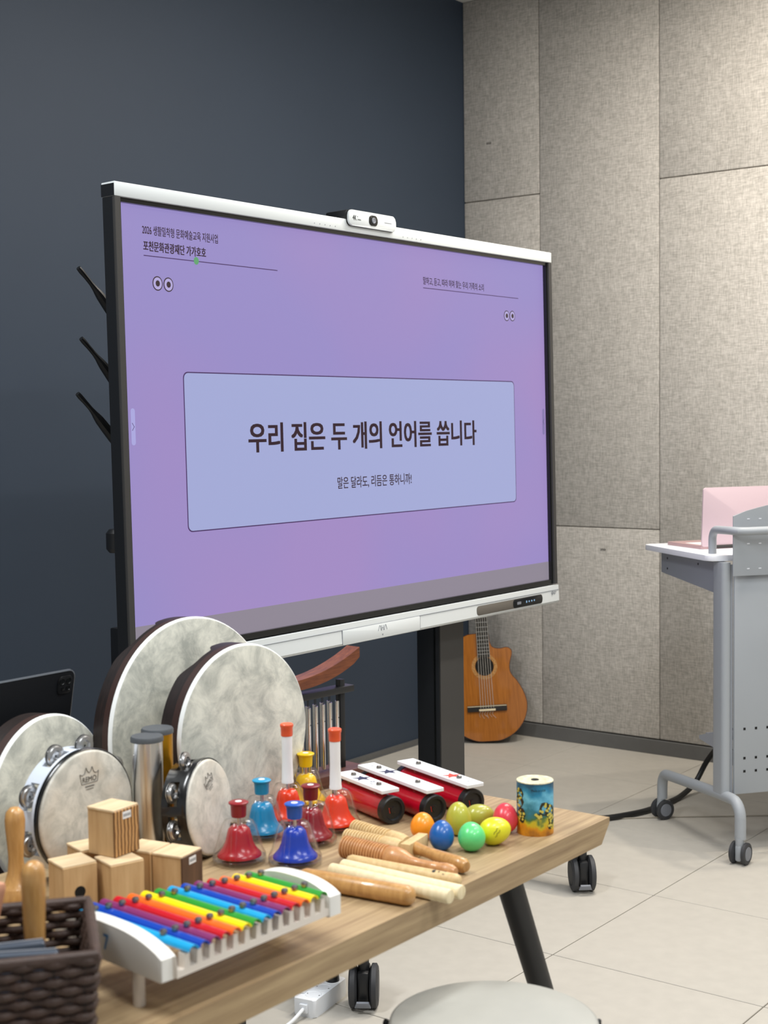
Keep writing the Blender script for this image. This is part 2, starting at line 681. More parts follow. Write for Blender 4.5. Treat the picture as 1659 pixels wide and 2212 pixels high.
def ring(n, rx, rz, cx, cz):
    return [(cx + rx * math.cos(2 * PI * k / n), cz + rz * math.sin(2 * PI * k / n)) for k in range(n)]


flat('green_dot', ring(24, 0.0085, 0.0095, -0.695, 0.4165), -0.001, M['slide_green'])
for cx, cz, s in ((-0.828, 0.3515, 1.0), (-0.792, 0.351, 1.0), (0.717, 0.353, 0.98), (0.751, 0.354, 0.98)):
    flat('eye_ring', ring(28, 0.0165 * s, 0.0175 * s, cx, cz), -0.0004, M['slide_ink'])
    flat('eye_white', ring(28, 0.0138 * s, 0.0148 * s, cx, cz), -0.0008, M['slide_eye'])
    flat('eye_pupil', ring(20, 0.0068 * s, 0.0075 * s, cx, cz), -0.0012, M['slide_ink'])
for cx, s in ((-0.922, 1), (0.932, -1)):
    flat('side_tab', rrect(0.013, 0.088, 0.0064, cx=cx, cy=0.006), -0.0004, M['slide_tab'] if s > 0 else plain('slide_tab_dim', srgb(120, 110, 165), 0.5))
    bb = B()
    for dz in (1, -1):
        box(bb, (0, 0, 0), (0.0012, 0.0004, 0.012), T((cx, -0.0009, 0.006 + dz * 0.0042)) @ Matrix.Rotation(s * dz * -0.6, 4, 'Y'))
    obj('side_arrow', bb, M['slide_line'], screen, angle=None)

# bezels
b = B()
for x0, x1, z0, z1 in ((-0.9545, -0.9475, -0.55, 0.545), (0.9475, 0.9545, -0.55, 0.545), (-0.9475, 0.9475, 0.533, 0.545), (-0.9475, 0.9475, -0.549, -0.533)):
    box(b, ((x0 + x1) / 2, 0.0, (z0 + z1) / 2), (x1 - x0, 0.024, z1 - z0))
obj('screen_border', b, M['black_glass'], tv, angle=None)
for s in (-1, 1):
    b = B()
    box(b, (s * 0.9635, -0.016, -0.003), (0.018, 0.008, 1.092), bev=0.001, seg=1)
    obj('side_frame', b, M['dark_frame'], tv)
    b = B()
    box(b, (s * 0.9637, 0.006, -0.003), (0.0176, 0.036, 1.092), bev=0.001, seg=1)
    obj('side_trim', b, M['black_plastic'], tv)
b = B()
box(b, (0, 0.003, 0.5605), (1.945, 0.046, 0.034), bev=0.002)
top_bar = obj('top_bar', b, M['white_metal'], tv)
for s in (-1, 1):
    b = B()
    box(b, (s * 0.9730, 0.0035, 0.5585), (0.0016, 0.044, 0.0285))
    obj('end_cap', b, M['black_plastic'], top_bar, angle=None)
b = B()
for k in range(5):
    for s in (-1, 1):
        lathe(b, [(0.0013, 0), (0.0013, 0.0005), (0, 0.0005)], 8, T((-0.017 + s * (0.155 + 0.022 * k), -0.0202, 0.552)) @ RX)
obj('microphone_hole', b, M['grey_plastic'], top_bar)
b = B()
prism(b, [(-0.024, -0.553), (0.026, -0.553), (0.026, -0.607), (0.016, -0.613), (-0.020, -0.613), (-0.026, -0.606)], -0.972, 0.972, frame((0, 0, 0), (0, 1, 0), (0, 0, 1), (1, 0, 0)), bev=0.0015)
bottom_bar = obj('bottom_bar', b, M['white_metal'], tv)
b = B()
box(b, (0, -0.0255, -0.5685), (1.94, 0.0012, 0.0012))
for x in (-0.1965, 0.168):
    box(b, (x, -0.0262, -0.589), (0.0014, 0.0014, 0.0405))
obj('seam_line', b, M['grey_plastic'], bottom_bar, angle=None)
b = B()
prism(b, rrect(0.364, 0.041, 0.004, cx=-0.0143, cy=-0.5895), 0.0225, 0.0268, RX, bev=0.0006)
door = obj('front_door', b, M['white_metal'], tv)
bb = B()
for pl in ([(0, 0), (0.15, 0.95), (0.20, 1.0), (0.25, 0.95), (0.33, 0.06), (0.37, 0.0), (0.41, 0.06), (0.41, 1.0)], [(0.41, 0.5), (0.62, 0.5)], [(0.62, 1.0), (0.62, 0.06), (0.66, 0.0), (0.70, 0.06), (0.79, 0.95), (0.84, 1.0), (0.89, 0.95), (1.0, 0.05)]):
    sweep(bb, [(-0.0355 + 0.041 * x, -0.0268, -0.5895 + 0.0150 * z) for x, z in pl], 0.00095, 6)
obj('lettering', bb, M['grey_plastic'], door)
b = B()
prism(b, [(-0.0185, -0.600), (-0.0115, -0.600), (-0.015, -0.605)], 0.0270, 0.0273, RX)
obj('emblem', b, M['grey_plastic'], door, angle=None)
b = B()
prism(b, rrect(0.392, 0.030, 0.011, cx=0.666, cy=-0.589), 0.0240, 0.0266, RX, bev=0.0006)
M['grille'] = banded('grille_ribs', srgb(70, 66, 60), srgb(112, 106, 98), 'Z', 110.0, 0.6)
obj('speaker_grille', b, M['grille'], bottom_bar)
b = B()
prism(b, rrect(0.182, 0.0285, 0.011, cx=0.770, cy=-0.5892), 0.0250, 0.0274, RX, bev=0.0006)
ctl = obj('control_panel', b, M['black_glass'], tv)
b = B()
prism(b, rrect(0.024, 0.009, 0.0015, cx=0.715, cy=-0.589), 0.0274, 0.0277, RX)
obj('port', b, M['grey_plastic'], ctl, angle=None)
M['led'] = glow('button_led', srgb(150, 190, 225), 0.9)
for k, x in enumerate((0.760, 0.776, 0.792, 0.808)):
    b = B()
    prism(b, ring(10, 0.003, 0.0042 if k == 0 else 0.003, x, -0.589), 0.0274, 0.0280, RX)
    obj('button', b, M['led'], ctl, angle=None)
b = B()
box(b, (0.943, -0.0264, -0.5745), (0.018, 0.0006, 0.0022))
box(b, (0.940, -0.0264, -0.5795), (0.012, 0.0006, 0.0022))
obj('print_line', b, M['grey_plastic'], bottom_bar, angle=None)
b = B()
sweep(b, [(0.926 + 0.0045 * math.cos(a), -0.0264, -0.5765 + 0.0055 * math.sin(a)) for a in [2 * PI * k / 14 for k in range(14)]], 0.0008, 5, closed=True)
lathe(b, [(0.0026, 0), (0.0026, 0.0004), (0, 0.0004)], 10, T((0.926, -0.0262, -0.580)) @ RX)
obj('emblem', b, M['grey_plastic'], bottom_bar)
b = B()
box(b, (0, 0.040, -0.02), (1.86, 0.05, 1.06), bev=0.01)
box(b, (0, 0.075, -0.05), (1.2, 0.03, 0.7), bev=0.008)
obj('rear_housing', b, M['black_plastic'], tv)

# camera bar sitting on the top frame
cm = thing('camera_bar', 'white and black video camera perched on top of the display', 'camera', mat=TVM @ T((-0.0155, 0, 0.5775)))
b = B()
prism(b, rrect(0.216, 0.044, 0.015), 0.023, 0.030, T((0, 0, 0.0045)) @ RX, bev=0.002)
face = obj('front_plate', b, M['white_metal'], cm)
b = B()
prism(b, rrect(0.218, 0.046, 0.016), 0.0206, 0.0236, T((0, 0, 0.0045)) @ RX)
obj('trim_ring', b, M['black_plastic'], cm)
b = B()
box(b, (0.0, 0.02, 0.0145), (0.206, 0.081, 0.026), bev=0.006)
obj('housing', b, M['black_plastic'], cm)
b = B()
prism(b, rrect(0.038, 0.029, 0.011, cx=0.001, cy=0.0045), 0.028, 0.0318, RX, bev=0.001)
lens = obj('lens_window', b, M['black_glass'], cm)
b = B()
lathe(b, [(0.0085, 0), (0.0085, 0.002), (0.006, 0.0025), (0.0045, 0.0015), (0, 0.0022)], 20, T((0.001, -0.0316, 0.0045)) @ RX)
obj('lens', b, M['grey_plastic'], lens)
b = text_bm('4K', 0.017, 0.014, 0.02, cx=-0.083, cy=0.005)
xf(b, b.verts[:], T((0, -0.0303, 0)) @ RX)
obj('lettering', b, M['black_plastic'], face, angle=None)
for tx, w_, z_ in (('AI', 0.004, 0.0095), ('CAMERA', 0.017, 0.001)):
    b = text_bm(tx, w_, 0.004, 0.01, cx=-0.0715 + w_ / 2, cy=z_)
    xf(b, b.verts[:], T((0, -0.0303, 0)) @ RX)
    obj('lettering', b, M['black_plastic'], face, angle=None)
b = B()
box(b, (0.070, -0.0302, 0.0045), (0.033, 0.0004, 0.0015))
obj('print_line', b, M['grey_plastic'], face, angle=None)

# rolling stand under the display
st = thing('display_stand', 'black rolling stand with two posts holding up the display', 'stand', (3.27, 2.62, 0))


def caster(parent, loc, rz, brake=True, wr=0.054, ww=0.072, hub=M['rubber'], fork=M['black_plastic']):
    bb = B()
    box(bb, (0.006, 0, wr * 1.05), (wr * 1.5, ww * 0.42, wr * 1.55), bev=0.008)
    lathe(bb, [(0, wr * 1.6), (0.014, wr * 1.6), (0.014, wr * 2.35), (0, wr * 2.35)], 16, T((-0.006, 0, 0)))
    c = obj('caster', bb, fork, parent)
    c.location = loc
    c.rotation_euler = (0, 0, rz)
    # local: rolls along x, axle along y, wheel centre at z=wr
    A = Matrix.Rotation(PI / 2, 4, 'X')
    for s in (-1, 1):
        bb = B()
        y0 = s * ww * 0.22
        y1 = s * ww * 0.5
        prof = [(0, 0), (wr * 0.8, 0), (wr, abs(y1 - y0) * 0.25), (wr, abs(y1 - y0) * 0.8), (wr * 0.86, abs(y1 - y0)), (wr * 0.70, abs(y1 - y0) * 0.98), (wr * 0.68, abs(y1 - y0) * 0.9), (0, abs(y1 - y0) * 0.92)]
        lathe(bb, prof, 28, T((0, y0, wr)) @ (A if s < 0 else A @ Matrix.Rotation(PI, 4, 'X')))
        obj('wheel', bb, M['rubber'], c)
        bb = B()
        lathe(bb, [(wr * 0.66, 0), (wr * 0.62, 0.0025), (0, 0.003)], 24, T((0, y1 - s * 0.002, wr)) @ (A if s < 0 else A @ Matrix.Rotation(PI, 4, 'X')))
        obj('hub_cap', bb, hub, c)
    if brake:
        bb = B()
        prism(bb, [(-0.020, -0.006), (0.020, -0.006), (0.015, 0.010), (-0.015, 0.010)], 0, 0.008, T((-wr * 0.98, 0, wr * 0.42)) @ Matrix.Rotation(PI / 2, 4, 'Z') @ Matrix.Rotation(PI / 2 - 0.35, 4, 'X') @ T((0, 0, -0.002)), bev=0.002)
        obj('brake_pedal', bb, M['grey_plastic'], c)
    return c


for s in (-1, 1):
    px = s * 0.545
    b = B()
    box(b, (px, 0.11, 0.146), (0.075, 1.05, 0.03), bev=0.004)
    obj('foot', b, M['black_metal'], st)
    b = B()
    xa = s * 0.504
    box(b, (xa, 0.045, 0.82), (0.132, 0.088, 1.36), bev=0.003)
    post = obj('post', b, M['post_side'], st)
    b = B()
    box(b, (xa, -0.0015, 0.82), (0.131, 0.006, 1.36), bev=0.001, seg=1)
    obj('post_cover', b, M['post_face'], post)
    b = B()
    box(b, (xa - 0.0662, 0.018, 0.82), (0.003, 0.006, 1.35))
    obj('cable_slot', b, M['black_glass'], post)
    caster(st, (px, -0.455, 0), 0.60 if s < 0 else 0.72)
    caster(st, (px, 0.60, 0), PI / 2)
    b = B()
    box(b, (px, -0.43, 0.136), (0.10, 0.085, 0.018), bev=0.006)
    obj('caster_plate', b, M['black_metal'], st)
b = B()
box(b, (0, 0.05, 1.05), (1.1, 0.05, 0.12), bev=0.004)
box(b, (0, 0.05, 1.42), (1.1, 0.05, 0.12), bev=0.004)
obj('cross_beam', b, M['black_metal'], st)
b = B()
box(b, (0, 0.10, 0.150), (1.02, 0.06, 0.04), bev=0.004)
obj('base_beam', b, M['black_metal'], st)
for s in (-1, 1):
    b = B()
    box(b, (s * 0.30, 0.02, 1.30), (0.05, 0.03, 0.7), bev=0.003)
    obj('mount_arm', b, M['black_metal'], st)

# coat stand hidden behind the display, its pegs stick out
cs = thing('coat_stand', 'black coat stand with slanted pegs poking out behind the display', 'coat stand', (2.60, 2.76, 0))
b = B()
lathe(b, [(0.022, 0.02), (0.022, 1.80), (0.016, 1.82), (0, 1.825)], 20)
obj('pole', b, M['black_metal'], cs)
b = B()
lathe(b, [(0, 0), (0.16, 0), (0.16, 0.012), (0.03, 0.03), (0.022, 0.03)], 32)
obj('base', b, M['black_metal'], cs)
for x, z in ((2.380, 1.840), (2.383, 1.667), (2.367, 1.530)):
    b = B()
    sweep(b, catmull([(0, 0, z - 0.232), (x - 2.60 + 0.085, 0, z - 0.082), (x - 2.60 + 0.04, 0, z - 0.036), (x - 2.60, 0, z)], 5), [0.017, 0.016, 0.015, 0.014, 0.014, 0.013, 0.012, 0.010, 0.008, 0.007, 0.006, 0.006, 0.006, 0.0065, 0.007, 0.006], 10)
    obj('peg', b, M['black_metal'], cs)
    b = B()
    sweep(b, [(0, 0, z - 0.232), (0.1, 0.12, z - 0.13)], [0.014, 0.008], 10)
    obj('peg', b, M['black_metal'], cs)
b = B()
lathe(b, [(0, -0.03), (0.02, -0.03), (0.028, -0.02), (0.028, 0.02), (0.02, 0.03), (0, 0.03)], 20, T((-0.115, 0, 1.156)))
sweep(b, [(0, 0, 1.156), (-0.10, 0, 1.156)], 0.012, 10)
obj('peg', b, M['black_metal'], cs)
# dark cabinet behind the display's lower left corner
cb = thing('cabinet', 'narrow black cabinet standing behind the lower left display corner', 'cabinet', (2.925, 3.05, 0))
b = B()
box(b, (0, 0, 0.432), (0.25, 0.20, 0.864), bev=0.004)
obj('body', b, M['black_plastic'], cb)
b = B()
box(b, (0, -0.105, 0.432), (0.23, 0.012, 0.82), bev=0.003)
d_ = obj('door', b, M['black_metal'], cb)
b = B()
sweep(b, [(0.09, -0.110, 0.4), (0.09, -0.13, 0.4), (0.09, -0.13, 0.5), (0.09, -0.110, 0.5)], 0.004, 8)
obj('handle', b, M['steel'], d_)

# ------------------------------------------------------------------ instrument table and the low bench behind
TZ = 0.72
tb = thing('table', 'oak topped table with black legs carrying the instruments', 'table', (1.6275, 1.575, 0))
TX0, TX1, TY0, TY1 = 0.95, 2.305, 1.25, 1.90
ox, oy = 1.6275, 1.575
b = B()
th = 0.044
top = [(TX0, TY0), (TX1, TY0), (TX1, TY1), (TX0, TY1)]
lv = []
for z, ins in ((TZ, 0.0), (TZ - 0.010, 0.0), (TZ - th, 0.030)):
    lv.append([b.verts.new((x - ox + (ins if x == TX0 else -ins), y - oy + (0 if y == TY0 else 0), z)) for x, y in top])
b.faces.new(lv[0])
b.faces.new(lv[2][::-1])
for a, c in zip(lv, lv[1:]):
    for i in range(4):
        j = (i + 1) % 4
        b.faces.new((a[i], c[i], c[j], a[j]))
obj('tabletop', b, M['oak'], tb, angle=None)
for sx, sy, xt in ((1, -1, 2.045), (-1, -1, 1.16), (1, 1, 1.57), (-1, 1, 1.16)):
    b = B()
    yt = 1.31 if sy < 0 else 1.84
    xb = (2.33 if sy < 0 else 1.66) if sx > 0 else 0.93
    yb = 1.285 if sy < 0 else 1.865
    sweep(b, [(xt - ox, yt - oy, TZ - th), (xb - ox, yb - oy, 0.0)], [0.0235, 0.0175], 20)
    obj('leg', b, M['black_metal'], tb)
b = B()
box(b, (0, 0, TZ - th - 0.008), (0.80, 0.40, 0.016))
obj('apron', b, M['black_metal'], tb, angle=None)

bn = thing('bench', 'low dark bench standing right behind the instrument table', 'bench', (1.60, 2.10, 0))
b = B()
box(b, (0, 0, 0.625), (1.04, 0.37, 0.03), bev=0.003)
obj('bench_top', b, M['black_plastic'], bn)
for sx in (-1, 1):
    for sy in (-1, 1):
        b = B()
        box(b, (sx * 0.425, sy * 0.155, 0.305), (0.04, 0.04, 0.61), bev=0.003)
        obj('leg', b, M['black_metal'], bn)

# ------------------------------------------------------------------ frame drums
M['skin'] = skin_mat('mottled_drum_skin', srgb(168, 171, 163), srgb(230, 230, 217), 15.0)
M['skin_warm'] = skin_mat('mottled_drum_skin_warm', srgb(178, 177, 168), srgb(226, 222, 211), 24.0, srgb(212, 198, 178))
M['skin_edge'] = plain('drum_rim_white', srgb(238, 240, 238), 0.5)
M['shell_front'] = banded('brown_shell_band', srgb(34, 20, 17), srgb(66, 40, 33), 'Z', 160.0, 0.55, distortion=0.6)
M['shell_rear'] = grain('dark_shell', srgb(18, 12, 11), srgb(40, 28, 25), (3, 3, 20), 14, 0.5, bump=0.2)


def drum_frame(x, y, z, az, tilt):
    n = Vector((math.sin(az) * math.cos(tilt), -math.cos(az) * math.cos(tilt), math.sin(tilt)))
    r = Vector((math.cos(az), math.sin(az), 0))
    u = n.cross(r)
    if u.z < 0:
        u = -u
    r = u.cross(n)
    return frame((x, y, z), r, u, n)


def frame_drum(label, x, y, z, R, az, tilt, depth, notch=True, skin='skin'):
    t = thing('frame_drum', label, 'drum', mat=drum_frame(x, y, z, az, tilt), group='frame drums')
    C = T((0, R, 0))
    bb = B()
    lathe(bb, [(0, 0.001), (R * 0.5, 0.001), (R - 0.006, 0.0005), (R - 0.003, -0.0005)], 96, C)
    obj('drum_head', bb, M[skin], t, angle=60)
    bb = B()
    lathe(bb, [(R - 0.0032, -0.0004), (R - 0.001, -0.002), (R, -0.005), (R + 0.0002, -0.008), (R - 0.003, -0.008)], 96, C)
    obj('head_rim', bb, M['skin_edge'], t, angle=60)
    # shell in two bands, the rear edge with a hand grip cut out of it
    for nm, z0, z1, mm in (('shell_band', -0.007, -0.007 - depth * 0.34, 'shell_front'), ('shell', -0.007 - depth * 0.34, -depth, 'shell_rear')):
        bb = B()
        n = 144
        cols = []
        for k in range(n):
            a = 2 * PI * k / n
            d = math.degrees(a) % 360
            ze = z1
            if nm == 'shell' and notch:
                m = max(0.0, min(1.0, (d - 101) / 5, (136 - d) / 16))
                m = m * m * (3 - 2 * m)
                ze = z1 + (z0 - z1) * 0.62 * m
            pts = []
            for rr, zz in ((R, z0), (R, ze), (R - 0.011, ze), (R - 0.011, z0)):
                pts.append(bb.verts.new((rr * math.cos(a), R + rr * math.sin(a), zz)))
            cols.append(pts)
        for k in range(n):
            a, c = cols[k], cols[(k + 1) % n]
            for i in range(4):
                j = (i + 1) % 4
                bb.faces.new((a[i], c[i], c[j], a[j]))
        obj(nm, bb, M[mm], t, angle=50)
    return t


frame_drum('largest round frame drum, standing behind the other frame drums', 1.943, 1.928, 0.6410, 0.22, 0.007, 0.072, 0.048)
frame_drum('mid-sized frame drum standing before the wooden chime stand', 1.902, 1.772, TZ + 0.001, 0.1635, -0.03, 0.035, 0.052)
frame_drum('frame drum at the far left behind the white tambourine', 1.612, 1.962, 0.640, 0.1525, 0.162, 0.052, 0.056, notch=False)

# ------------------------------------------------------------------ tambourines
M['logo_ink'] = plain('grey_print', srgb(112, 108, 103), 0.7)


def crown_logo(parent, cx, cy, s, rot, z):
    Mx = T((cx, cy, z)) @ Matrix.Rotation(rot, 4, 'Z') @ Matrix.Scale(s, 4)
    bb = text_bm('REMO', 0.74, 0.21, 0.01, cx=0, cy=-0.20)
    xf(bb, bb.verts[:], Mx)
    obj('lettering', bb, M['logo_ink'], parent, angle=None)
    bb = B()
    pts = [(-0.42, -0.36), (-0.50, 0.06), (-0.42, 0.01), (-0.33, 0.0), (-0.24, 0.06), (-0.16, 0.28), (-0.09, 0.12), (0.0, 0.05), (0.09, 0.12), (0.16, 0.28), (0.24, 0.06), (0.33, 0.0), (0.42, 0.01), (0.50, 0.06), (0.42, -0.36)]
    for p0, p1 in zip(pts, pts[1:] + pts[:1]):
        sweep(bb, [(p0[0], p0[1], 0), (p1[0], p1[1], 0)], 0.014, 4, M=Mx)
    obj('crown_emblem', bb, M['logo_ink'], parent)
    bb = B()
    box(bb, (0, -0.49, 0), (0.48, 0.05, 0.004), Mx)
    box(bb, (0, -0.60, 0), (0.40, 0.03, 0.004), Mx)
    obj('print_line', bb, M['logo_ink'], parent, angle=None)


def tambourine(label, x, y, R, az, tilt, depth, shell_mat, band_mat, slots, logo_rot, logo_at, jr=0.0185):
    t = thing('tambourine', label, 'tambourine', mat=drum_frame(x, y, TZ + 0.0022, az, tilt), group='tambourines')
    C = T((0, R, 0))
    bb = B()
    lathe(bb, [(0, 0.001), (R * 0.6, 0.001), (R - 0.005, 0.0004), (R - 0.002, -0.001), (R - 0.0005, -0.004), (R - 0.001, -0.009)], 80, C)
    head = obj('drum_head', bb, M['skin_warm'], t, angle=60)
    crown_logo(head, logo_at[0], R + logo_at[1], 0.040 * R / 0.1, logo_rot, 0.0016)
    bb = B()
    lathe(bb, [(R + 0.0008, -0.003), (R + 0.0018, -0.004), (R + 0.0018, -0.0125), (R - 0.004, -0.0125)], 80, C)
    obj('rim_band', bb, band_mat, t, angle=50)
    zf0, zf1 = -0.0125, -0.021
    zb0, zb1 = -depth + 0.012, -depth
    hw = jr * 1.25 / R

    def arc(bb, z0, z1, a0, a1):
        n = max(3, int((a1 - a0) / 0.08))
        cols = []
        for k in range(n + 1):
            a = a0 + (a1 - a0) * k / n
            cols.append([bb.verts.new((rr * math.cos(a), R + rr * math.sin(a), zz)) for rr, zz in ((R, z0), (R, z1), (R - 0.008, z1), (R - 0.008, z0))])
        full = abs(a1 - a0 - 2 * PI) < 1e-4
        for k in range(n):
            p, q = cols[k], cols[k + 1]
            for i in range(4):
                j = (i + 1) % 4
                bb.faces.new((p[i], q[i], q[j], p[j]))
        if not full:
            bb.faces.new(cols[0])
            bb.faces.new(cols[-1][::-1])
    bb = B()
    arc(bb, zf0, zf1, 0, 2 * PI)
    arc(bb, zb0, zb1, 0, 2 * PI)
    ss = sorted(a % (2 * PI) for a in slots)
    for a, c in zip(ss, ss[1:] + [ss[0] + 2 * PI]):
        arc(bb, zf1, zb0, a + hw, c - hw)
    obj('shell', bb, shell_mat, t, angle=40)
    for a in ss:
        zc = (zf1 + zb0) / 2
        cx, cy = (R + 0.003) * math.cos(a), R + (R + 0.003) * math.sin(a)
        for s in (-1, 1):
            bb = B()
            lathe(bb, [(0.002, 0), (jr * 0.40, 0), (jr * 0.5, s * 0.0032), (jr * 0.78, s * 0.0026), (jr * 0.86, s * 0.0006), (jr, s * 0.0004), (jr, s * 0.0012), (jr * 0.86, s * 0.0014), (jr * 0.8, s * 0.0036), (jr * 0.5, s * 0.0042), (jr * 0.4, s * 0.001), (0.002, s * 0.001)], 28, T((cx, cy, zc + s * 0.0012)))
            obj('jingle', bb, M['steel'], t, angle=30)
        bb = B()
        sweep(bb, [(cx * (R - 0.004) / (R + 0.003), R + (cy - R) * (R - 0.004) / (R + 0.003), zf1 + 0.002), (cx * (R - 0.004) / (R + 0.003), R + (cy - R) * (R - 0.004) / (R + 0.003), zb0 - 0.002)], 0.0018, 8)
        obj('pin', bb, M['steel'], t)
    return t


M['white_gloss'] = plain('white_gloss', srgb(220, 228, 240), 0.3, coat=0.3)
M['black_gloss'] = plain('black_gloss', srgb(15, 16, 18), 0.25, coat=0.3)
dg_ = math.radians
tambourine('white shelled tambourine with a black band, behind the wooden blocks', 1.524, 1.776, 0.101, 0.033, 0.012, 0.052, M['white_gloss'], M['black_gloss'], [dg_(a) for a in (77, 112, 156, 200, 30, 340)], 0.0, (0.004, 0.062))
tambourine('black tambourine with a mottled head, leaning beside the silver tube', 1.718, 1.680, 0.081, 0.302, 0.105, 0.050, M['black_gloss'], M['black_gloss'], [dg_(a) for a in (102, 150, 192, 20, 340)], 0.42, (-0.002, 0.048), jr=0.017)

# ------------------------------------------------------------------ tube shakers
M['silver_tube'] = plain('satin_aluminium', (0.72, 0.71, 0.69, 1), 0.28, 1.0)
M['gold_tube'] = plain('gold_tube', srgb(196, 142, 30), 0.3, 0.85)
M['cap_grey'] = plain('dark_grey_cap', srgb(78, 82, 86), 0.55)
for label, x, y, h, mm in (('silver metal tube shaker with dark cap standing behind the blocks', 1.652, 1.773, 0.205, 'silver_tube'), ('gold tube shaker with dark cap tucked behind the silver one', 1.697, 1.795, 0.208, 'gold_tube')):
    t = thing('tube_shaker', label, 'shaker', (x, y, TZ), group='tube shakers')
    R = 0.0262
    b = B()
    lathe(b, [(R, 0.006), (R, h - 0.008)], 48)
    obj('tube', b, M[mm], t)
    for z0 in (0.0, h - 0.008):
        b = B()
        lathe(b, [(0, z0), (R + 0.0012, z0), (R + 0.0016, z0 + 0.006), (R, z0 + 0.008), (0, z0 + 0.008)] if z0 == 0 else [(R - 0.002, z0), (R + 0.0016, z0), (R + 0.0016, z0 + 0.006), (R, z0 + 0.009), (0, z0 + 0.009)], 48)
        obj('end_cap', b, M['cap_grey'], t)

# ------------------------------------------------------------------ wooden box shakers
M['birch'] = grain('birch_ply', srgb(186, 148, 102), srgb(210, 176, 130), (10, 10, 1.2), 6, 0.55)
M['birch_top'] = grain('birch_top', srgb(206, 178, 138), srgb(226, 204, 168), (1.5, 10, 10), 6, 0.55)
M['zebra'] = banded('zebrano_veneer', srgb(112, 76, 40), srgb(196, 150, 96), 'X', 42.0, 0.5, 0.3, 0.75, 2.5)
M['walnut'] = grain('walnut_veneer', srgb(60, 40, 28), srgb(96, 68, 50), (10, 10, 1.5), 5, 0.5)
M['dark_hole'] = plain('dark_hole', srgb(12, 11, 10), 0.9)
M['paper'] = plain('white_label', srgb(235, 235, 235), 0.6)


def box_shaker(label, c, l, rt, z, face=None, lab=False, hole=False, s=0.055, h=0.073):
    l = Vector((l[0], l[1], 0)).normalized()
    rt = Vector((rt[0], rt[1], 0)).normalized()
    # local x along rt, local y along l, origin at the near bottom corner
    t = thing('box_shaker', label, 'shaker', mat=frame((c[0], c[1], z), rt, l, (0, 0, 1)), group='wooden box shakers')
    bb = B()
    box(bb, (s / 2, s / 2, (h - 0.003) / 2), (s - 0.002, s - 0.001, h - 0.003), bev=0.0008, seg=1)
    obj('body', bb, M['birch'], t)
    bb = B()
    box(bb, (s / 2, s / 2, h - 0.002), (s, s, 0.004), bev=0.0008, seg=1)
    obj('top_panel', bb, M['birch_top'], t)
    bb = B()
    box(bb, (s / 2, 0.0, h / 2 - 0.001), (s, 0.003, h - 0.003), bev=0.0006, seg=1)
    fp = obj('front_panel', bb, M[face or 'birch'], t)
    if lab:
        bb = B()
        box(bb, (s * 0.5, -0.0017, h * 0.84), (0.018, 0.0006, 0.011))
        lb = obj('label_sticker', bb, M['paper'], t, angle=None)
        bb = B()
        for k in range(4):
            box(bb, (s * 0.5 - 0.006 + 0.004 * k, -0.0022, h * 0.84), (0.0022, 0.0003, 0.0045))
        obj('print_mark', bb, M['grey_plastic'], lb, angle=None)
    if hole:
        bb = B()
        lathe(bb, [(0.0090, 0), (0.0088, 0.0004), (0, 0.0004)], 28, T((s * 0.48, -0.0015, h * 0.42)) @ RX)
        obj('sound_hole', bb, M['dark_hole'], fp)
    return t


LMl, LMr = (0.27, 0.963), (0.963, -0.27)
D2l, D2r = (-0.19, 0.98), (0.98, 0.19)
box_shaker('wooden box shaker with a round sound hole, at the left of its pile', (1.370, 1.658), LMl, LMr, TZ, hole=True)
box_shaker('plain wooden box shaker with a blank front, under the topmost one', (1.419, 1.608), LMl, LMr, TZ)
box_shaker('wooden box shaker with a dark brown front and white sticker', (1.509, 1.550), D2l, D2r, TZ, face='walnut', lab=True)
box_shaker('plain wooden box shaker directly behind the dark fronted one', (1.509 - 0.19 * 0.0585, 1.550 + 0.98 * 0.0585), D2l, D2r, TZ)
box_shaker('wooden box shaker mostly hidden behind the pile, under the top one', (1.442, 1.700), LMl, LMr, TZ)
box_shaker('striped-front wooden box shaker stacked on top of the pile', (1.444, 1.627), (-0.086, 0.995), (0.995, 0.086), TZ + 0.0735, face='zebra', lab=True)

# ------------------------------------------------------------------ desk bells
M['clear'] = clear_mat('clear_plastic')
M['clear_base'] = clear_mat('clear_plastic_base', (0.93, 0.92, 0.91, 1), 1.55, 0.10)


def enamel(name, c):
    return plain(name, c, 0.25, coat=0.1)


BELL = {'red': enamel('bell_red', srgb(160, 0, 22)), 'darkred': enamel('bell_darkred', srgb(132, 2, 22)), 'blue': enamel('bell_blue', srgb(0, 50, 168)),
        'sky': enamel('bell_sky', srgb(0, 124, 172)), 'orange': enamel('bell_orange', srgb(222, 54, 6)), 'yellow': enamel('bell_yellow', srgb(240, 196, 2))}
KNOB = {'red': plain('knob_red', srgb(140, 22, 34), 0.35), 'darkred': plain('knob_darkred', srgb(120, 14, 26), 0.35), 'blue': plain('knob_blue', srgb(22, 84, 180), 0.35),
        'sky': plain('knob_sky', srgb(22, 142, 186), 0.35), 'orange': plain('knob_orange', srgb(234, 92, 50), 0.35), 'yellow': plain('knob_yellow', srgb(238, 200, 8), 0.35)}
M['white_plastic'] = plain('white_plastic', srgb(238, 238, 238), 0.35)


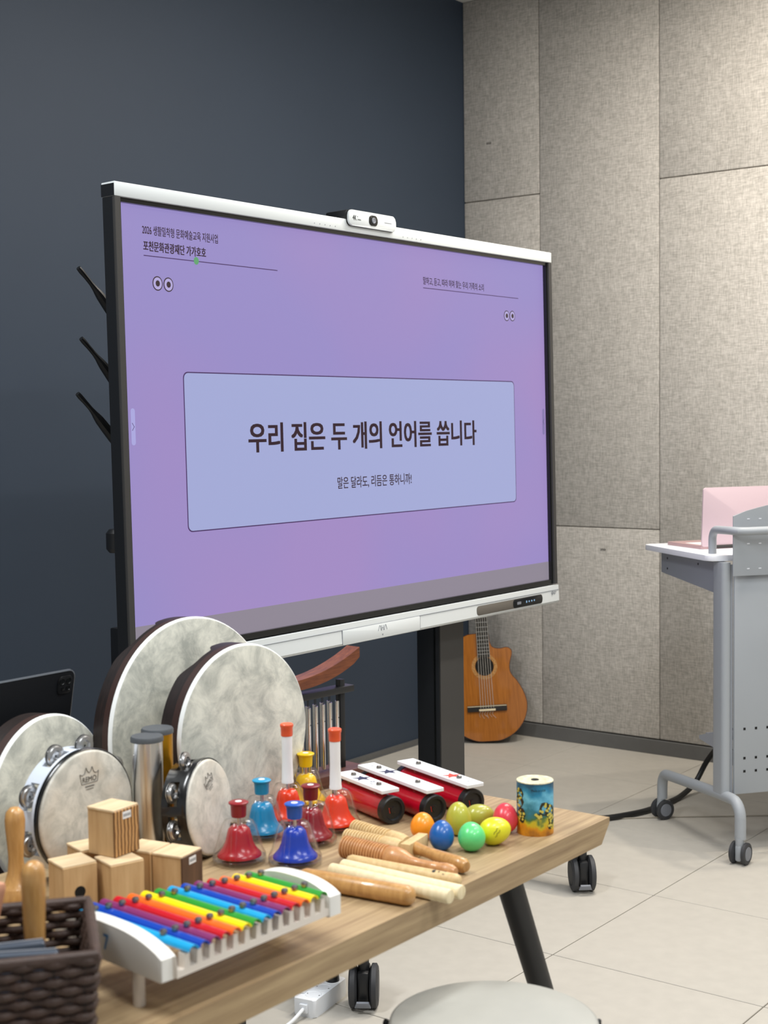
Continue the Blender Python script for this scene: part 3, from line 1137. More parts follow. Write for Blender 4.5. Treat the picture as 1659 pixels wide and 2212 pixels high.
def desk_bell(label, x, y, key, handle=False, rz=0.0):
    t = thing('desk_bell', label, 'bell', (x, y, TZ), rz, 'desk bells')
    bb = B()
    prof = [(0.0350, 0.012), (0.0372, 0.0125), (0.0370, 0.0155), (0.0325, 0.0200), (0.0272, 0.0265), (0.0232, 0.036), (0.0205, 0.048), (0.0180, 0.057), (0.0125, 0.062), (0, 0.0635)]
    lathe(bb, prof, 48)
    obj('bell_cup', bb, BELL[key], t, angle=50)
    # clear cover: rounded square cone
    bb = B()
    rings_ = []
    n = 48
    for r, z, e in ((0.0445, 0.004, 0.0), (0.0440, 0.016, 0.01), (0.0375, 0.026, 0.05), (0.0325, 0.042, 0.09), (0.0265, 0.062, 0.10), (0.0225, 0.0715, 0.06), (0.0120, 0.0735, 0.0)):
        rings_.append([bb.verts.new((r * (1 + e * math.cos(4 * 2 * PI * k / n)) * math.cos(2 * PI * k / n), r * (1 + e * math.cos(4 * 2 * PI * k / n)) * math.sin(2 * PI * k / n), z)) for k in range(n)])
    for a, c in zip(rings_, rings_[1:]):
        for k in range(n):
            j = (k + 1) % n
            bb.faces.new((a[k], a[j], c[j], c[k]))
    cover = obj('clear_cover', bb, M['clear'], t, angle=60)
    for k in range(4):
        a = PI / 2 * k
        bb = B()
        ca, sa = math.cos(a), math.sin(a)
        px, py = -sa, ca
        w = 0.0042
        pts = [(0.0250, 0.0700), (0.0300, 0.062), (0.0362, 0.040), (0.0405, 0.024), (0.0455, 0.010), (0.0455, 0.0)]
        for s in (-1, 1):
            sweep(bb, [(ca * r + s * px * w, sa * r + s * py * w, z) for r, z in pts], 0.0010, 6)
        obj('cover_rib', bb, M['clear'], cover)
    bb = B()
    lathe(bb, [(0, 0.0), (0.0405, 0.0), (0.0440, 0.003), (0.0445, 0.010), (0.0415, 0.0105), (0.0405, 0.004), (0, 0.004)], 48)
    obj('base_dish', bb, M['clear_base'], t)
    bb = B()
    lathe(bb, [(0.0032, 0.062), (0.0032, 0.080)], 14)
    obj('stem', bb, M['steel'], t)
    if not handle:
        bb = B()
        lathe(bb, [(0, 0.0775), (0.0118, 0.0775), (0.0126, 0.080), (0.0134, 0.096), (0.0148, 0.0985), (0.0166, 0.1000), (0.0168, 0.1018), (0.0150, 0.1030), (0.006, 0.1032), (0, 0.1032)], 32)
        k_ = obj('push_button', bb, KNOB[key], t, angle=40)
        bb = B()
        lathe(bb, [(0.0058, 0.1031), (0.0056, 0.1036), (0, 0.1037)], 20)
        obj('note_dot', bb, M['white_plastic'], k_)
    else:
        bb = B()
        lathe(bb, [(0, 0.0745), (0.0112, 0.0745), (0.0112, 0.079), (0.0106, 0.081), (0.0095, 0.120), (0.0098, 0.162), (0, 0.162)], 28)
        obj('handle', bb, M['white_plastic'], t)
        bb = B()
        lathe(bb, [(0, 0.161), (0.0104, 0.161), (0.0108, 0.163), (0.0110, 0.176), (0.0122, 0.178), (0.0122, 0.182), (0.0108, 0.1835), (0, 0.1835)], 28)
        obj('handle_cap', bb, KNOB[key], t, angle=40)
    return t


desk_bell('red desk bell in a clear cover, nearest the black tambourine', 1.713, 1.622, 'red', rz=0.5)
desk_bell('deep blue desk bell in a clear cover with blue button', 1.759, 1.539, 'blue', rz=0.35)
desk_bell('sky blue desk bell in a clear cover behind the red ones', 1.845, 1.690, 'sky', rz=0.2)
desk_bell('dark red desk bell half hidden behind the deep blue one', 1.865, 1.594, 'darkred', rz=0.7)
desk_bell('orange bell with white handle, farther back before the frame drum', 1.939, 1.712, 'orange', True, rz=0.1)
desk_bell('orange bell with white handle, nearer one beside the red tubes', 1.955, 1.612, 'orange', True, rz=0.4)
desk_bell('yellow desk bell in a clear cover with yellow button', 2.044, 1.758, 'yellow', rz=0.0)

# ------------------------------------------------------------------ chime stand
CH = Matrix.Translation((2.090, 1.849, TZ)) @ Matrix.Rotation(-0.095, 4, 'Z')
ch = thing('chime_stand', 'small wooden chime stand with a curved rosewood top beam', 'chimes', mat=CH)
M['rosewood'] = grain('rosewood', srgb(84, 42, 26), srgb(134, 76, 44), (2.5, 20, 20), 8, 0.4, lo=0.3, hi=0.7)
M['rosewood_dark'] = grain('rosewood_dark', srgb(66, 34, 26), srgb(98, 56, 44), (2, 26, 26), 8, 0.45)
b = B()
box(b, (0, 0.0, 0.013), (0.40, 0.070, 0.026), bev=0.002)
obj('base', b, M['rosewood_dark'], ch)
for s in (-1, 1):
    b = B()
    box(b, (s * 0.155, 0.0, 0.112), (0.013, 0.014, 0.19), bev=0.001)
    obj('post', b, M['black_metal'], ch)
b = B()
box(b, (0, 0.0, 0.187), (0.362, 0.030, 0.013), bev=0.001)
obj('crossbar', b, M['black_metal'], ch)
b = B()
n = 24
vs = []
for k in range(n + 1):
    x = -0.195 + 0.39 * k / n
    q = abs(x / 0.195)
    zt_ = 0.224 + 0.046 * q ** 2.0
    zb_ = 0.204 + 0.042 * max(0, q) ** 2.4
    if k in (0, n):
        zb_ += 0.004
    vs.append([b.verts.new((x, yy, zz)) for yy, zz in ((-0.018, zb_), (-0.018, zt_), (0.018, zt_), (0.018, zb_))])
for a, c in zip(vs, vs[1:]):
    for i in range(4):
        j = (i + 1) % 4
        b.faces.new((a[i], c[i], c[j], a[j]))
b.faces.new(vs[0])
b.faces.new(vs[-1][::-1])
obj('curved_beam', b, M['rosewood'], ch, angle=40)
for k in range(28):
    x = 0.138 - 0.0100 * k
    y = -0.007 if k % 2 == 0 else 0.007
    zt_ = 0.166 - 0.0004 * k
    L = 0.130 + 0.0004 * k
    b = B()
    lathe(b, [(0.0028, -L), (0.0043, -L), (0.0043, 0), (0.0028, 0), (0.0028, -L)], 14, T((x, y, zt_)))
    c_ = obj('chime', b, M['chrome'], ch)
    b = B()
    sweep(b, [(x, y, 0.182), (x, y, zt_ - 0.022)], 0.0009, 5)
    sweep(b, [(x, y - 0.0036, zt_ - 0.034), (x, y - 0.0045, zt_ - 0.034)], 0.0013, 6)
    obj('cord', b, M['black_plastic'], c_)

# ------------------------------------------------------------------ resonator bars (red tubes)
M['red_tube'] = plain('red_tube', srgb(176, 8, 34), 0.25, coat=0.5)
M['white_bar'] = plain('white_bar', srgb(240, 241, 244), 0.35)
M['navy_print'] = plain('navy_print', srgb(38, 42, 74), 0.6)
M['red_print'] = plain('red_print', srgb(206, 66, 48), 0.6)
M['clear_soft'] = clear_mat('clear_spacer', (0.95, 0.9, 0.9, 1), 1.4, 0.2)
TR = 0.0245


def star(cx, cy, r, rot=0.0):
    return [(cx + (r if k % 2 == 0 else r * 0.42) * math.cos(rot + PI * k / 5), cy + (r if k % 2 == 0 else r * 0.42) * math.sin(rot + PI * k / 5)) for k in range(10)]


def resonator(label, fx, fy, d, L, bl, boff, star_at, star_col, screws, extra=None):
    d = Vector((d[0], d[1], 0)).normalized()        # from back to front
    side = Vector((-d.y, d.x, 0))
    # local x along d (front = 0, back = -L), local y = side
    t = thing('resonator_bar', label, 'chime bar', mat=frame((fx, fy, TZ), d, side, (0, 0, 1)), group='red resonator bars')
    AX = Matrix.Rotation(PI / 2, 4, 'Y')
    bb = B()
    lathe(bb, [(TR, -L + 0.004), (TR, -0.006)], 40, T((0, 0, TR + 0.001)) @ AX)
    obj('tube', bb, M['red_tube'], t)
    for z0, s in ((-L, 1), (0.0, -1)):
        bb = B()
        lathe(bb, [(TR + 0.001, z0 + s * 0.016), (TR + 0.001, z0 + s * 0.002), (TR - 0.001, z0), (TR - 0.006, z0), (TR - 0.008, z0 + s * 0.004), (0.006, z0 + s * 0.004), (0.0055, z0 + s * 0.002), (0, z0 + s * 0.002)], 40, T((0, 0, TR + 0.001)) @ AX)
        e_ = obj('end_cap', bb, M['black_plastic'], t)
        if s < 0:
            bb = B()
            for k in range(3):
                sweep(bb, [(0.0, -0.008 + 0.005 * k, TR + 0.006), (0.0, -0.006 + 0.005 * k, TR - 0.004)], 0.0007, 4, M=T((-0.0035, 0, 0)))
            obj('cap_emblem', bb, M['red_print'], e_)
    zb = 2 * TR + 0.004
    bb = B()
    for k in (0.22, 0.78):
        box(bb, (boff - bl * k, 0, zb - 0.001), (0.009, 0.024, 0.008), bev=0.001)
    obj('spacer', bb, M['clear_soft'], t)
    bb = B()
    box(bb, (boff - bl / 2, 0, zb + 0.006), (bl, 0.038, 0.007), bev=0.0008, seg=1)
    bar = obj('tone_bar', bb, M['white_bar'], t)
    zt_ = zb + 0.0097
    for q in screws:
        bb = B()
        lathe(bb, [(0.0052, 0), (0.0052, 0.002), (0.0044, 0.0045), (0.0025, 0.0052), (0.0012, 0.0044), (0, 0.0044)], 20, T((boff - bl * q, 0, zt_)))
        obj('screw', bb, M['screw'], bar)
    bb = B()
    prism(bb, star(boff - bl * star_at, 0.0, 0.0186, 0.3), zt_, zt_ + 0.0003)
    obj('star_print', bb, M[star_col], bar, angle=None)
    if extra:
        bb = B()
        for q in extra:
            for a in range(4):
                box(bb, (0, 0, 0), (0.0012, 0.0075, 0.0003), T((boff - bl * q, 0.003, zt_)) @ Matrix.Rotation(PI / 2 * a, 4, 'Z') @ T((0.0032, 0, 0)))
            box(bb, (boff - bl * q + 0.012, -0.007, zt_), (0.010, 0.0012, 0.0003))
        obj('note_print', bb, M['navy_print'], bar, angle=None)
    else:
        bb = B()
        for a in range(4):
            box(bb, (0, 0, 0), (0.0006, 0.004, 0.0003), T((boff - bl * (0.10 if star_at < 0.5 else 0.9), 0.0, zt_)) @ Matrix.Rotation(PI / 2 * a, 4, 'Z') @ T((0.002, 0, 0)))
        obj('note_print', bb, M['grey_plastic'], bar, angle=None)
    return t


RD = (-0.345, -0.939)
resonator('red resonator tube with the shortest white bar, beside the bells', 2.040, 1.546, RD, 0.180, 0.166, -0.010, 0.60, 'navy_print', (0.24, 0.78), extra=(0.40,))
resonator('red resonator tube with navy star on its bar, middle of three', 2.092, 1.490, RD, 0.236, 0.240, 0.0, 0.66, 'navy_print', (0.24, 0.80))
resonator('red resonator tube with a red star on its bar, rightmost', 2.166, 1.456, RD, 0.236, 0.236, 0.006, 0.32, 'red_print', (0.22, 0.80))

# ------------------------------------------------------------------ egg shakers
def egg(label, x, y, col, rx=0.0215, L=0.0285, axis=(0, 0, 1), lift=None, text=None):
    """egg with long axis along 'axis', resting on the table"""
    m = plain('egg_' + label.split()[0], col, 0.32, coat=0.25, bump=0.04, bscale=500)
    ax = Vector(axis).normalized()
    bb = B()
    prof = []
    n = 22
    for k in range(n + 1):
        t_ = PI * k / n
        zz = -math.cos(t_)
        rr = math.sin(t_) * rx * (1 - 0.10 * zz)
        prof.append((rr if 0 < k < n else 0, zz * L))
    u = Vector((0, 0, 1)) if abs(ax.z) < 0.9 else Vector((1, 0, 0))
    xx = u.cross(ax).normalized()
    yy = ax.cross(xx)
    R3 = frame((0, 0, 0), xx, yy, ax)
    lathe(bb, prof, 36, R3)
    low = min(v.co.z for v in bb.verts)
    xf(bb, bb.verts[:], T((0, 0, -low)))
    t = thing('egg_shaker', label, 'egg shaker', (x, y, TZ), group='egg shakers')
    obj('egg_body', bb, m, t, angle=None).data.shade_smooth()
    if text:
        tb_ = B()
        for row, (y0_, h_, n_) in enumerate(((0.0030, 0.0030, 9), (-0.0022, 0.0042, 8))):
            zz = [(-0.011 + 0.022 * k / (2 * n_), y0_ + (h_ / 2 if k % 2 else -h_ / 2) * (0.6 + 0.4 * math.sin(k * 2.3)), 0) for k in range(2 * n_ + 1)]
            sweep(tb_, zz, 0.00042, 4)
        cdir = Vector((-0.79, -0.61, 0.05)).normalized()
        ex = Vector((0.35, -0.45, 0.82)).normalized()
        ex = (ex - cdir * ex.dot(cdir)).normalized()
        ey = cdir.cross(ex)
        for v in tb_.verts:
            dir_ = (cdir * rx + ex * v.co.x * 0.9 + ey * v.co.y).normalized()
            # ray to the ellipsoid
            a = dir_.dot(ax)
            s2 = (1 - a * a) / (rx * rx) + a * a / (L * L)
            v.co = dir_ * (1 / math.sqrt(s2) * 1.012) + Vector((0, 0, -low))
        obj('print_mark', tb_, M['black_plastic'], t, angle=None)
    return t


egg('orange egg shaker by the wooden block', 1.996, 1.450, srgb(250, 150, 26), axis=(0.2, 0.1, 1), L=0.0235)
egg('blue egg shaker in front of the orange one', 1.963, 1.386, srgb(20, 92, 168), axis=(0.3, 0.2, 1), L=0.0255)
egg('olive green egg shaker standing upright on its end', 2.052, 1.412, srgb(182, 180, 62), rx=0.0225, L=0.0295, axis=(0.06, 0.08, 1))
egg('olive green egg shaker lying on its side, farthest back', 2.112, 1.408, srgb(172, 170, 62), rx=0.021, L=0.0275, axis=(0.62, -0.76, 0.1))
egg('mint green egg shaker in the front row', 1.987, 1.341, srgb(96, 212, 126), rx=0.0235, L=0.025, axis=(0.5, 0.5, 0.9))
egg('bright yellow egg shaker with black print', 2.040, 1.328, srgb(226, 220, 34), rx=0.0235, L=0.028, axis=(0.62, -0.76, 0.25), text=True)
egg('coral red egg shaker beside the printed can', 2.112, 1.353, srgb(224, 62, 76), rx=0.0225, L=0.0265, axis=(0.3, 0.2, 1))

# ------------------------------------------------------------------ printed can
def can_mat():
    m, nt, p = newmat('can_print')
    tc = nt.nodes.new('ShaderNodeTexCoord')
    sp = nt.nodes.new('ShaderNodeSeparateXYZ')
    nt.links.new(tc.outputs['Object'], sp.inputs[0])
    n = nt.nodes.new('ShaderNodeTexNoise')
    n.inputs['Scale'].default_value = 38
    n.inputs['Detail'].default_value = 4
    nt.links.new(tc.outputs['Object'], n.inputs['Vector'])
    ma = nt.nodes.new('ShaderNodeMath')
    ma.operation = 'MULTIPLY_ADD'
    ma.inputs[1].default_value = 0.075
    nt.links.new(n.outputs[0], ma.inputs[0])
    nt.links.new(sp.outputs[2], ma.inputs[2])
    mr = nt.nodes.new('ShaderNodeMapRange')
    mr.inputs[1].default_value = 0.030
    mr.inputs[2].default_value = 0.135
    nt.links.new(ma.outputs[0], mr.inputs[0])
    r = nt.nodes.new('ShaderNodeValToRGB')
    e = r.color_ramp.elements
    e[0].position = 0.0
    e[0].color = srgb(150, 92, 30)
    e[1].position = 1.0
    e[1].color = srgb(20, 76, 104)
    for pos, c in ((0.16, srgb(214, 140, 22)), (0.27, srgb(204, 186, 40)), (0.36, srgb(70, 112, 60)), (0.48, srgb(44, 118, 140)), (0.66, srgb(110, 188, 214)), (0.82, srgb(40, 132, 170))):
        k = e.new(pos)
        k.color = c
    nt.links.new(mr.outputs[0], r.inputs[0])
    nt.links.new(r.outputs[0], p.inputs['Base Color'])
    p.inputs['Roughness'].default_value = 0.4
    return m


cn = thing('printed_can', 'small cylindrical can printed with a teal and orange picture', 'can', (2.146, 1.312, TZ), 0.0)
CRR, CHH = 0.0325, 0.0935
b = B()
lathe(b, [(0, 0), (CRR, 0), (CRR, CHH)], 56)
obj('can_body', b, can_mat(), cn)
b = B()
lathe(b, [(CRR, CHH - 0.001), (CRR + 0.0006, CHH), (CRR, CHH + 0.001), (CRR - 0.002, CHH + 0.0006), (0.0065, CHH + 0.0002), (0.006, CHH - 0.006)], 56)
M['foil'] = skin_mat('cream_foil', srgb(176, 170, 132), srgb(226, 222, 196), 70.0)
lid_ = obj('lid', b, M['foil'], cn)
b = B()
lathe(b, [(0.0072, CHH + 0.0004), (0.0070, CHH + 0.0010), (0, CHH + 0.0010)], 24)
obj('lid_hole', b, M['dark_hole'], lid_)


def wrap(bb, cx, z, R):
    """bend a flat xy mesh about the can; cx = angle of its middle"""
    for v in bb.verts:
        a = cx + v.co.x / R
        rr = R + v.co.z
        v.co = Vector((rr * math.cos(a), rr * math.sin(a), z + v.co.y))


view_a = math.atan2(-1.312, -2.146)
b = text_bm('Made in USA', 0.026, 0.0042, 0.0)
wrap(b, view_a + 0.2, 0.082, CRR + 0.0003)
obj('lettering', b, M['black_plastic'], cn, angle=None)
M['spot_yellow'] = plain('spot_yellow', srgb(208, 192, 84), 0.45)
M['spot_dark'] = plain('spot_dark', srgb(44, 44, 26), 0.45)
# spotted tree-like figure: dark blots with yellow spots on them
random.seed(11)


def blot(cx, cy, r, h):
    bb_ = B()
    prism(bb_, [(cx + r * (0.85 + 0.3 * random.random()) * math.cos(2 * PI * k / 12), cy + r * (0.85 + 0.3 * random.random()) * math.sin(2 * PI * k / 12)) for k in range(12)], 0, h)
    return bb_


for (bx, by, br) in ((0.0175, 0.049, 0.0115), (0.030, 0.043, 0.0125), (0.034, 0.028, 0.009), (0.031, 0.017, 0.006), (-0.027, 0.040, 0.0095), (-0.033, 0.060, 0.0115), (-0.032, 0.074, 0.0105), (-0.026, 0.030, 0.007), (0.008, 0.036, 0.005), (0.003, 0.0385, 0.003)):
    bb = blot(bx, by, br, 0.0003)
    wrap(bb, view_a, 0.0, CRR + 0.0002)
    dk = obj('dark_print', bb, M['spot_dark'], cn, angle=None)
    for q in range(int(2 + br * 560)):
        a = random.random() * 6.28
        rr = br * math.sqrt(random.random()) * 0.82
        bb = blot(bx + rr * math.cos(a), by + rr * math.sin(a), 0.0014 + 0.0015 * random.random(), 0.0003)
        wrap(bb, view_a, 0.0, CRR + 0.0005)
        obj('yellow_spot', bb, M['spot_yellow'], dk, angle=None)

# ------------------------------------------------------------------ wooden agogo, guiro, claves
M['pale_wood'] = grain('pale_wood', srgb(196, 164, 112), srgb(222, 194, 144), (12, 12, 1.5), 10, 0.5)
M['cream_wood'] = grain('cream_wood', srgb(224, 204, 160), srgb(242, 226, 188), (14, 14, 1.2), 10, 0.5)
M['warm_wood'] = grain('warm_wood', srgb(176, 122, 72), srgb(208, 154, 102), (12, 12, 1.5), 10, 0.4, coat=0.15)
M['honey_wood'] = grain('honey_wood', srgb(172, 124, 66), srgb(206, 158, 96), (12, 12, 1.5), 10, 0.35, coat=0.3)


def ribbed(r, L, n, z0=0.0, dep=0.0024):
    prof = []
    for k in range(n):
        za = z0 + L * k / n
        zb_ = z0 + L * (k + 1) / n
        w = zb_ - za
        prof += [(r, za + w * 0.02), (r, za + w * 0.52), (r - dep, za + w * 0.60), (r - dep, za + w * 0.92)]
    return prof


ag = thing('wooden_agogo', 'pale wooden agogo of two ribbed tubes on a block with handle', 'percussion', (1.90, 1.40, TZ))
agl = Vector((1.90, 1.40, TZ))
for (x0, y0), (x1, y1), r in (((1.942, 1.558), (1.918, 1.424), 0.0145), ((1.884, 1.530), (1.888, 1.414), 0.0155)):
    A0 = Vector((x0, y0, TZ + r + 0.0005)) - agl
    A1 = Vector((x1, y1, TZ + r + 0.0005)) - agl
    L = (A1 - A0).length
    prof = [(r * 0.78, 0.03), (r * 0.78, 0)] + ribbed(r, L * 0.66, 13) + [(r, L * 0.68), (r * 1.0, L * 0.86), (r * 0.8, L * 0.98), (0, L)]
    b = B()
    lathe(b, prof, 32, along(A0, A1))
    obj('tube', b, M['pale_wood'], ag, angle=50)
b = B()
bx0, bx1 = Vector((1.872, 1.403)), Vector((1.936, 1.398))
cxy = (bx0 + bx1) / 2
ang = math.atan2(0.030, 0.060)
box(b, (0, 0, 0.016), (0.072, 0.018, 0.031), T((cxy.x - 1.90, cxy.y - 1.40, 0)) @ Matrix.Rotation(ang * 0.4, 4, 'Z'), bev=0.0015)
obj('block', b, M['pale_wood'], ag)
b = B()
A0 = Vector((1.893, 1.392, TZ + 0.020)) - agl
A1 = Vector((1.873, 1.272, TZ + 0.0135)) - agl
L = (A1 - A0).length
lathe(b, [(0, -0.006), (0.0105, -0.004), (0.0112, 0.004), (0.0095, 0.016), (0.0092, 0.035), (0.0115, 0.075), (0.0128, 0.100), (0.0120, L - 0.008), (0.008, L - 0.002), (0, L)], 28, along(A0, A1))
obj('handle', b, M['honey_wood'], ag)

gu = thing('wooden_guiro', 'warm brown wooden guiro with grooved barrel and turned handle', 'percussion', (1.838, 1.40, TZ))
gl = Vector((1.838, 1.40, TZ))
A0 = Vector((1.832, 1.492, TZ + 0.0195)) - gl
A1 = Vector((1.842, 1.272, TZ + 0.0125)) - gl
L = (A1 - A0).length
b = B()
r = 0.0190
lathe(b, [(r * 0.72, 0.03), (r * 0.74, -0.0005)] + ribbed(r, 0.088, 16) + [(r, 0.090), (r, 0.104), (r * 0.86, 0.118), (0.0095, 0.135), (0.0083, 0.150), (0.0088, 0.172), (0.0098, 0.176), (0.0090, 0.178), (0.0100, 0.182), (0.0092, 0.184), (0.0102, 0.188), (0.0118, 0.200), (0.0112, L - 0.010), (0.0075, L - 0.002), (0, L)], 36, along(A0, A1))
obj('guiro_body', b, M['warm_wood'], gu, angle=50)

for label, (x0, y0), (x1, y1), r, mm, mark in (
        ('thick honey brown wooden clave nearest the xylophone', (1.677, 1.458), (1.703, 1.254), 0.0150, 'honey_wood', False),
        ('pale cream wooden clave next to the thick brown one', (1.741, 1.447), (1.744, 1.216), 0.0112, 'cream_wood', False),
        ('pale cream wooden clave between another pale one and the marked', (1.768, 1.445), (1.770, 1.213), 0.0112, 'cream_wood', False),
        ('light brown wooden clave with a dark rectangular stamp', (1.795, 1.457), (1.812, 1.244), 0.0110, 'warm_wood', True)):
    t = thing('clave', label, 'clave', (x0, y0, TZ), group='claves')
    A0 = Vector((0, 0, r + 0.0004))
    A1 = Vector((x1 - x0, y1 - y0, r + 0.0004))
    L = (A1 - A0).length
    e = r * (0.75 if mm in ('honey_wood', 'warm_wood') else 0.14)
    b = B()
    lathe(b, [(0, 0), (r - e, 0), (r - e * 0.3, e * 0.3), (r, e), (r, L - e), (r - e * 0.3, L - e * 0.3), (r - e, L), (0, L)], 32, along(A0, A1))
    obj('stick', b, M[mm if mm != 'warm_wood' else 'pale_wood'], t, angle=50)
    if mark:
        Mx = along(A0, A1)
        bb = B()
        prism(bb, rrect(0.004, 0.010, 0.0015, cx=0.0105), 0, 0.0002)
        prism(bb, rrect(0.006, 0.006, 0.0020, cx=-0.0080, cy=0.001), 0, 0.0002)
        prism(bb, ring(10, 0.0015, 0.0015, 0.001, 0.0005), 0, 0.0002)
        prism(bb, rrect(0.022, 0.0016, 0.0006, cx=0, cy=-0.0048), 0, 0.0002)
        for v in bb.verts:
            a = v.co.y / r + 0.25
            v.co = Mx @ Vector((-(r + 0.0003) * math.sin(a) * 1.0, (r + 0.0003) * math.cos(a), L * 0.82 + v.co.x))
        obj('stamp', bb, M['dark_frame'], t, angle=None)

# ------------------------------------------------------------------ xylophone
xy = thing('xylophone', 'rainbow xylophone with white wooden end boards on short legs', 'xylophone', (1.36, 1.36, TZ))
xl = Vector((1.36, 1.36, TZ))
M['white_wood'] = plain('white_painted_wood', srgb(232, 229, 222), 0.45)
M['white_wood_dim'] = plain('off_white_wood', srgb(222, 212, 200), 0.5)
BZ = 0.046          # underside of the boards above the table
LEG = []


def end_board(p0, p1, th, hh, rise, legs):
    """arched board from p0 (front) to p1 (back), thickness across"""
    p0, p1 = Vector((p0[0], p0[1], 0)), Vector((p1[0], p1[1], 0))
    d = (p1 - p0)
    L = d.length
    d.normalize()
    side = Vector((d.y, -d.x, 0))
    bb = B()
    poly = [(0, 0.002), (0.004, 0.0), (L - 0.004, 0.0), (L, 0.002)]
    n = 18
    for k in range(n + 1):
        x = L - L * k / n
        q = abs(2 * x / L - 1)
        poly.append((x, hh + rise * (1 - q ** 2.6)))
    Mx = frame(Vector((p0.x, p0.y, TZ + BZ)) - xl, d, (0, 0, 1), side)
    prism(bb, poly, -th / 2, th / 2, Mx, bev=0.0012)
    o = obj('end_board', bb, M['white_wood'], xy)
    # a raised cheek on the outer face
    bb = B()
    q = [(0.006 + x * (L - 0.012) / L, 0.004 + (z) * 0.86) for x, z in poly]
    prism(bb, q, th / 2, th / 2 + 0.003, Mx, bev=0.001)
    obj('board_cheek', bb, M['white_wood_dim'], o)
    for f in legs:
        P = p0 + d * L * f - Vector((xl.x, xl.y, 0))
        bb = B()
        lathe(bb, [(0, 0), (0.0075, 0), (0.0078, 0.002), (0.0078, BZ + 0.003)], 20, T((P.x, P.y, 0)))
        obj('leg', bb, M['white_wood_dim'], xy)
    return o


nb = end_board((1.200, 1.258), (1.224, 1.486), 0.022, 0.030, 0.020, (0.27, 0.85))
fb = end_board((1.500, 1.240), (1.512, 1.396), 0.022, 0.030, 0.016, (0.72, 0.90))
b = text_bm('7', 0.010, 0.020, 0.03)
pm = Vector((1.2085, 1.33, 0))
d_ = Vector((0.024, 0.228, 0)).normalized()
xf(b, b.verts[:], frame(Vector((1.1958, 1.367, TZ + BZ + 0.028)) - xl, -d_, (0, 0, 1), Vector((-d_.y, d_.x, 0))))
obj('number_mark', b, plain('blue_print', srgb(60, 150, 205), 0.5), nb, angle=None)

BARC = {'c': srgb(20, 160, 215), 'b': srgb(8, 64, 170), 'p': srgb(128, 44, 100), 'r': srgb(196, 14, 30), 'o': srgb(236, 106, 28), 'y': srgb(250, 224, 0), 'g': srgb(44, 148, 46)}
BARM = {k: plain('bar_' + k, v, 0.28, coat=0.3) for k, v in BARC.items()}
order = 'cbproygcbproyg'
NB = len(order)
ZB = BZ + 0.034
for k, cc in enumerate(order):
    f = k / (NB - 1)
    xf_ = 1.2285 + (1.4755 - 1.2285) * f
    xb_ = 1.2445 + (1.4830 - 1.2445) * f
    yf = 1.243 - 0.002 * f
    yb_ = 1.482 + (1.388 - 1.482) * f
    A0 = Vector((xf_, yf, TZ + ZB)) - xl
    A1 = Vector((xb_, yb_, TZ + ZB)) - xl
    L = (A1 - A0).length
    w = 0.0086
    # arched strip, open below
    bb = B()
    Mx = along(A0, A1)
    lo_ = []
    for rr in (w, w - 0.0018):
        lo_.append([[bb.verts.new(Mx @ Vector((rr * math.cos(PI * i / 12), rr * math.sin(PI * i / 12) * 0.85, z))) for i in range(13)] for z in (0, L)])
    for i in range(12):
        bb.faces.new((lo_[0][0][i], lo_[0][0][i + 1], lo_[0][1][i + 1], lo_[0][1][i]))
        bb.faces.new((lo_[1][0][i], lo_[1][0][i + 1], lo_[1][1][i + 1], lo_[1][1][i]))
        for e in (0, 1):
            bb.faces.new((lo_[0][e][i], lo_[0][e][i + 1], lo_[1][e][i + 1], lo_[1][e][i]))
    for i in (0, 12):
        bb.faces.new((lo_[0][0][i], lo_[0][1][i], lo_[1][1][i], lo_[1][0][i]))
    bar = obj('tone_bar', bb, BARM[cc], xy, angle=50)
    for q in (0.24, 0.82):
        P = A0 + (A1 - A0) * q
        bb = B()
        lathe(bb, [(0.0028, 0.0045), (0.0028, 0.0085), (0.0048, 0.0090), (0.0050, 0.0120), (0.0040, 0.0138), (0, 0.0142)], 16, T((P.x, P.y, P.z)))
        obj('screw', bb, M['screw'], bar)
# the two rails under the bars, notched between the bars
for q in (0.055, 0.86):
    P0 = Vector((1.206, 1.243 + 0.239 * q, 0))
    P1 = Vector((1.502, 1.241 + 0.147 * q, 0))
    L = (P1 - P0).length
    d = (P1 - P0).normalized()
    poly = [(0, 0), (L, 0)]
    n = NB
    st_ = L / n
    for k in range(n):
        xr = L - st_ * k
        poly += [(xr, 0.027), (xr - st_ * 0.34, 0.027), (xr - st_ * 0.40, 0.009), (xr - st_ * 0.94, 0.009)]
    poly += [(0, 0.027)]
    bb = B()
    prism(bb, poly, -0.006, 0.006, frame(Vector((P0.x, P0.y, TZ + BZ + 0.004)) - xl, d, (0, 0, 1), Vector((d.y, -d.x, 0))), bev=0)
    obj('rail', bb, M['white_wood_dim'], xy, angle=20)

# ------------------------------------------------------------------ woven basket and what is in it
BR = Vector((1.194, 1.397, 0))
FR = Vector((1.072, 1.243, 0))
ds = (BR - FR).normalized()
dl = Vector((-ds.y, ds.x, 0))
BL_, BS_, BH_ = 0.30, (BR - FR).length, 0.125
bk = thing('basket', 'dark brown woven basket at the near left table corner', 'basket', mat=frame((FR.x, FR.y, TZ), dl, ds, (0, 0, 1)))
# local: x away to the left along the front, y along the right side, z up
M['wicker'] = plain('brown_paper_rope', srgb(66, 48, 40), 0.6, bump=0.5, bscale=260, var=0.18, vscale=60)
M['wicker_dark'] = plain('basket_core', srgb(34, 25, 21), 0.8)
ins = 0.010


def bcorner(z):
    t_ = ins * (1 - z / BH_)
    return t_, BL_ - t_, t_, BS_ - t_


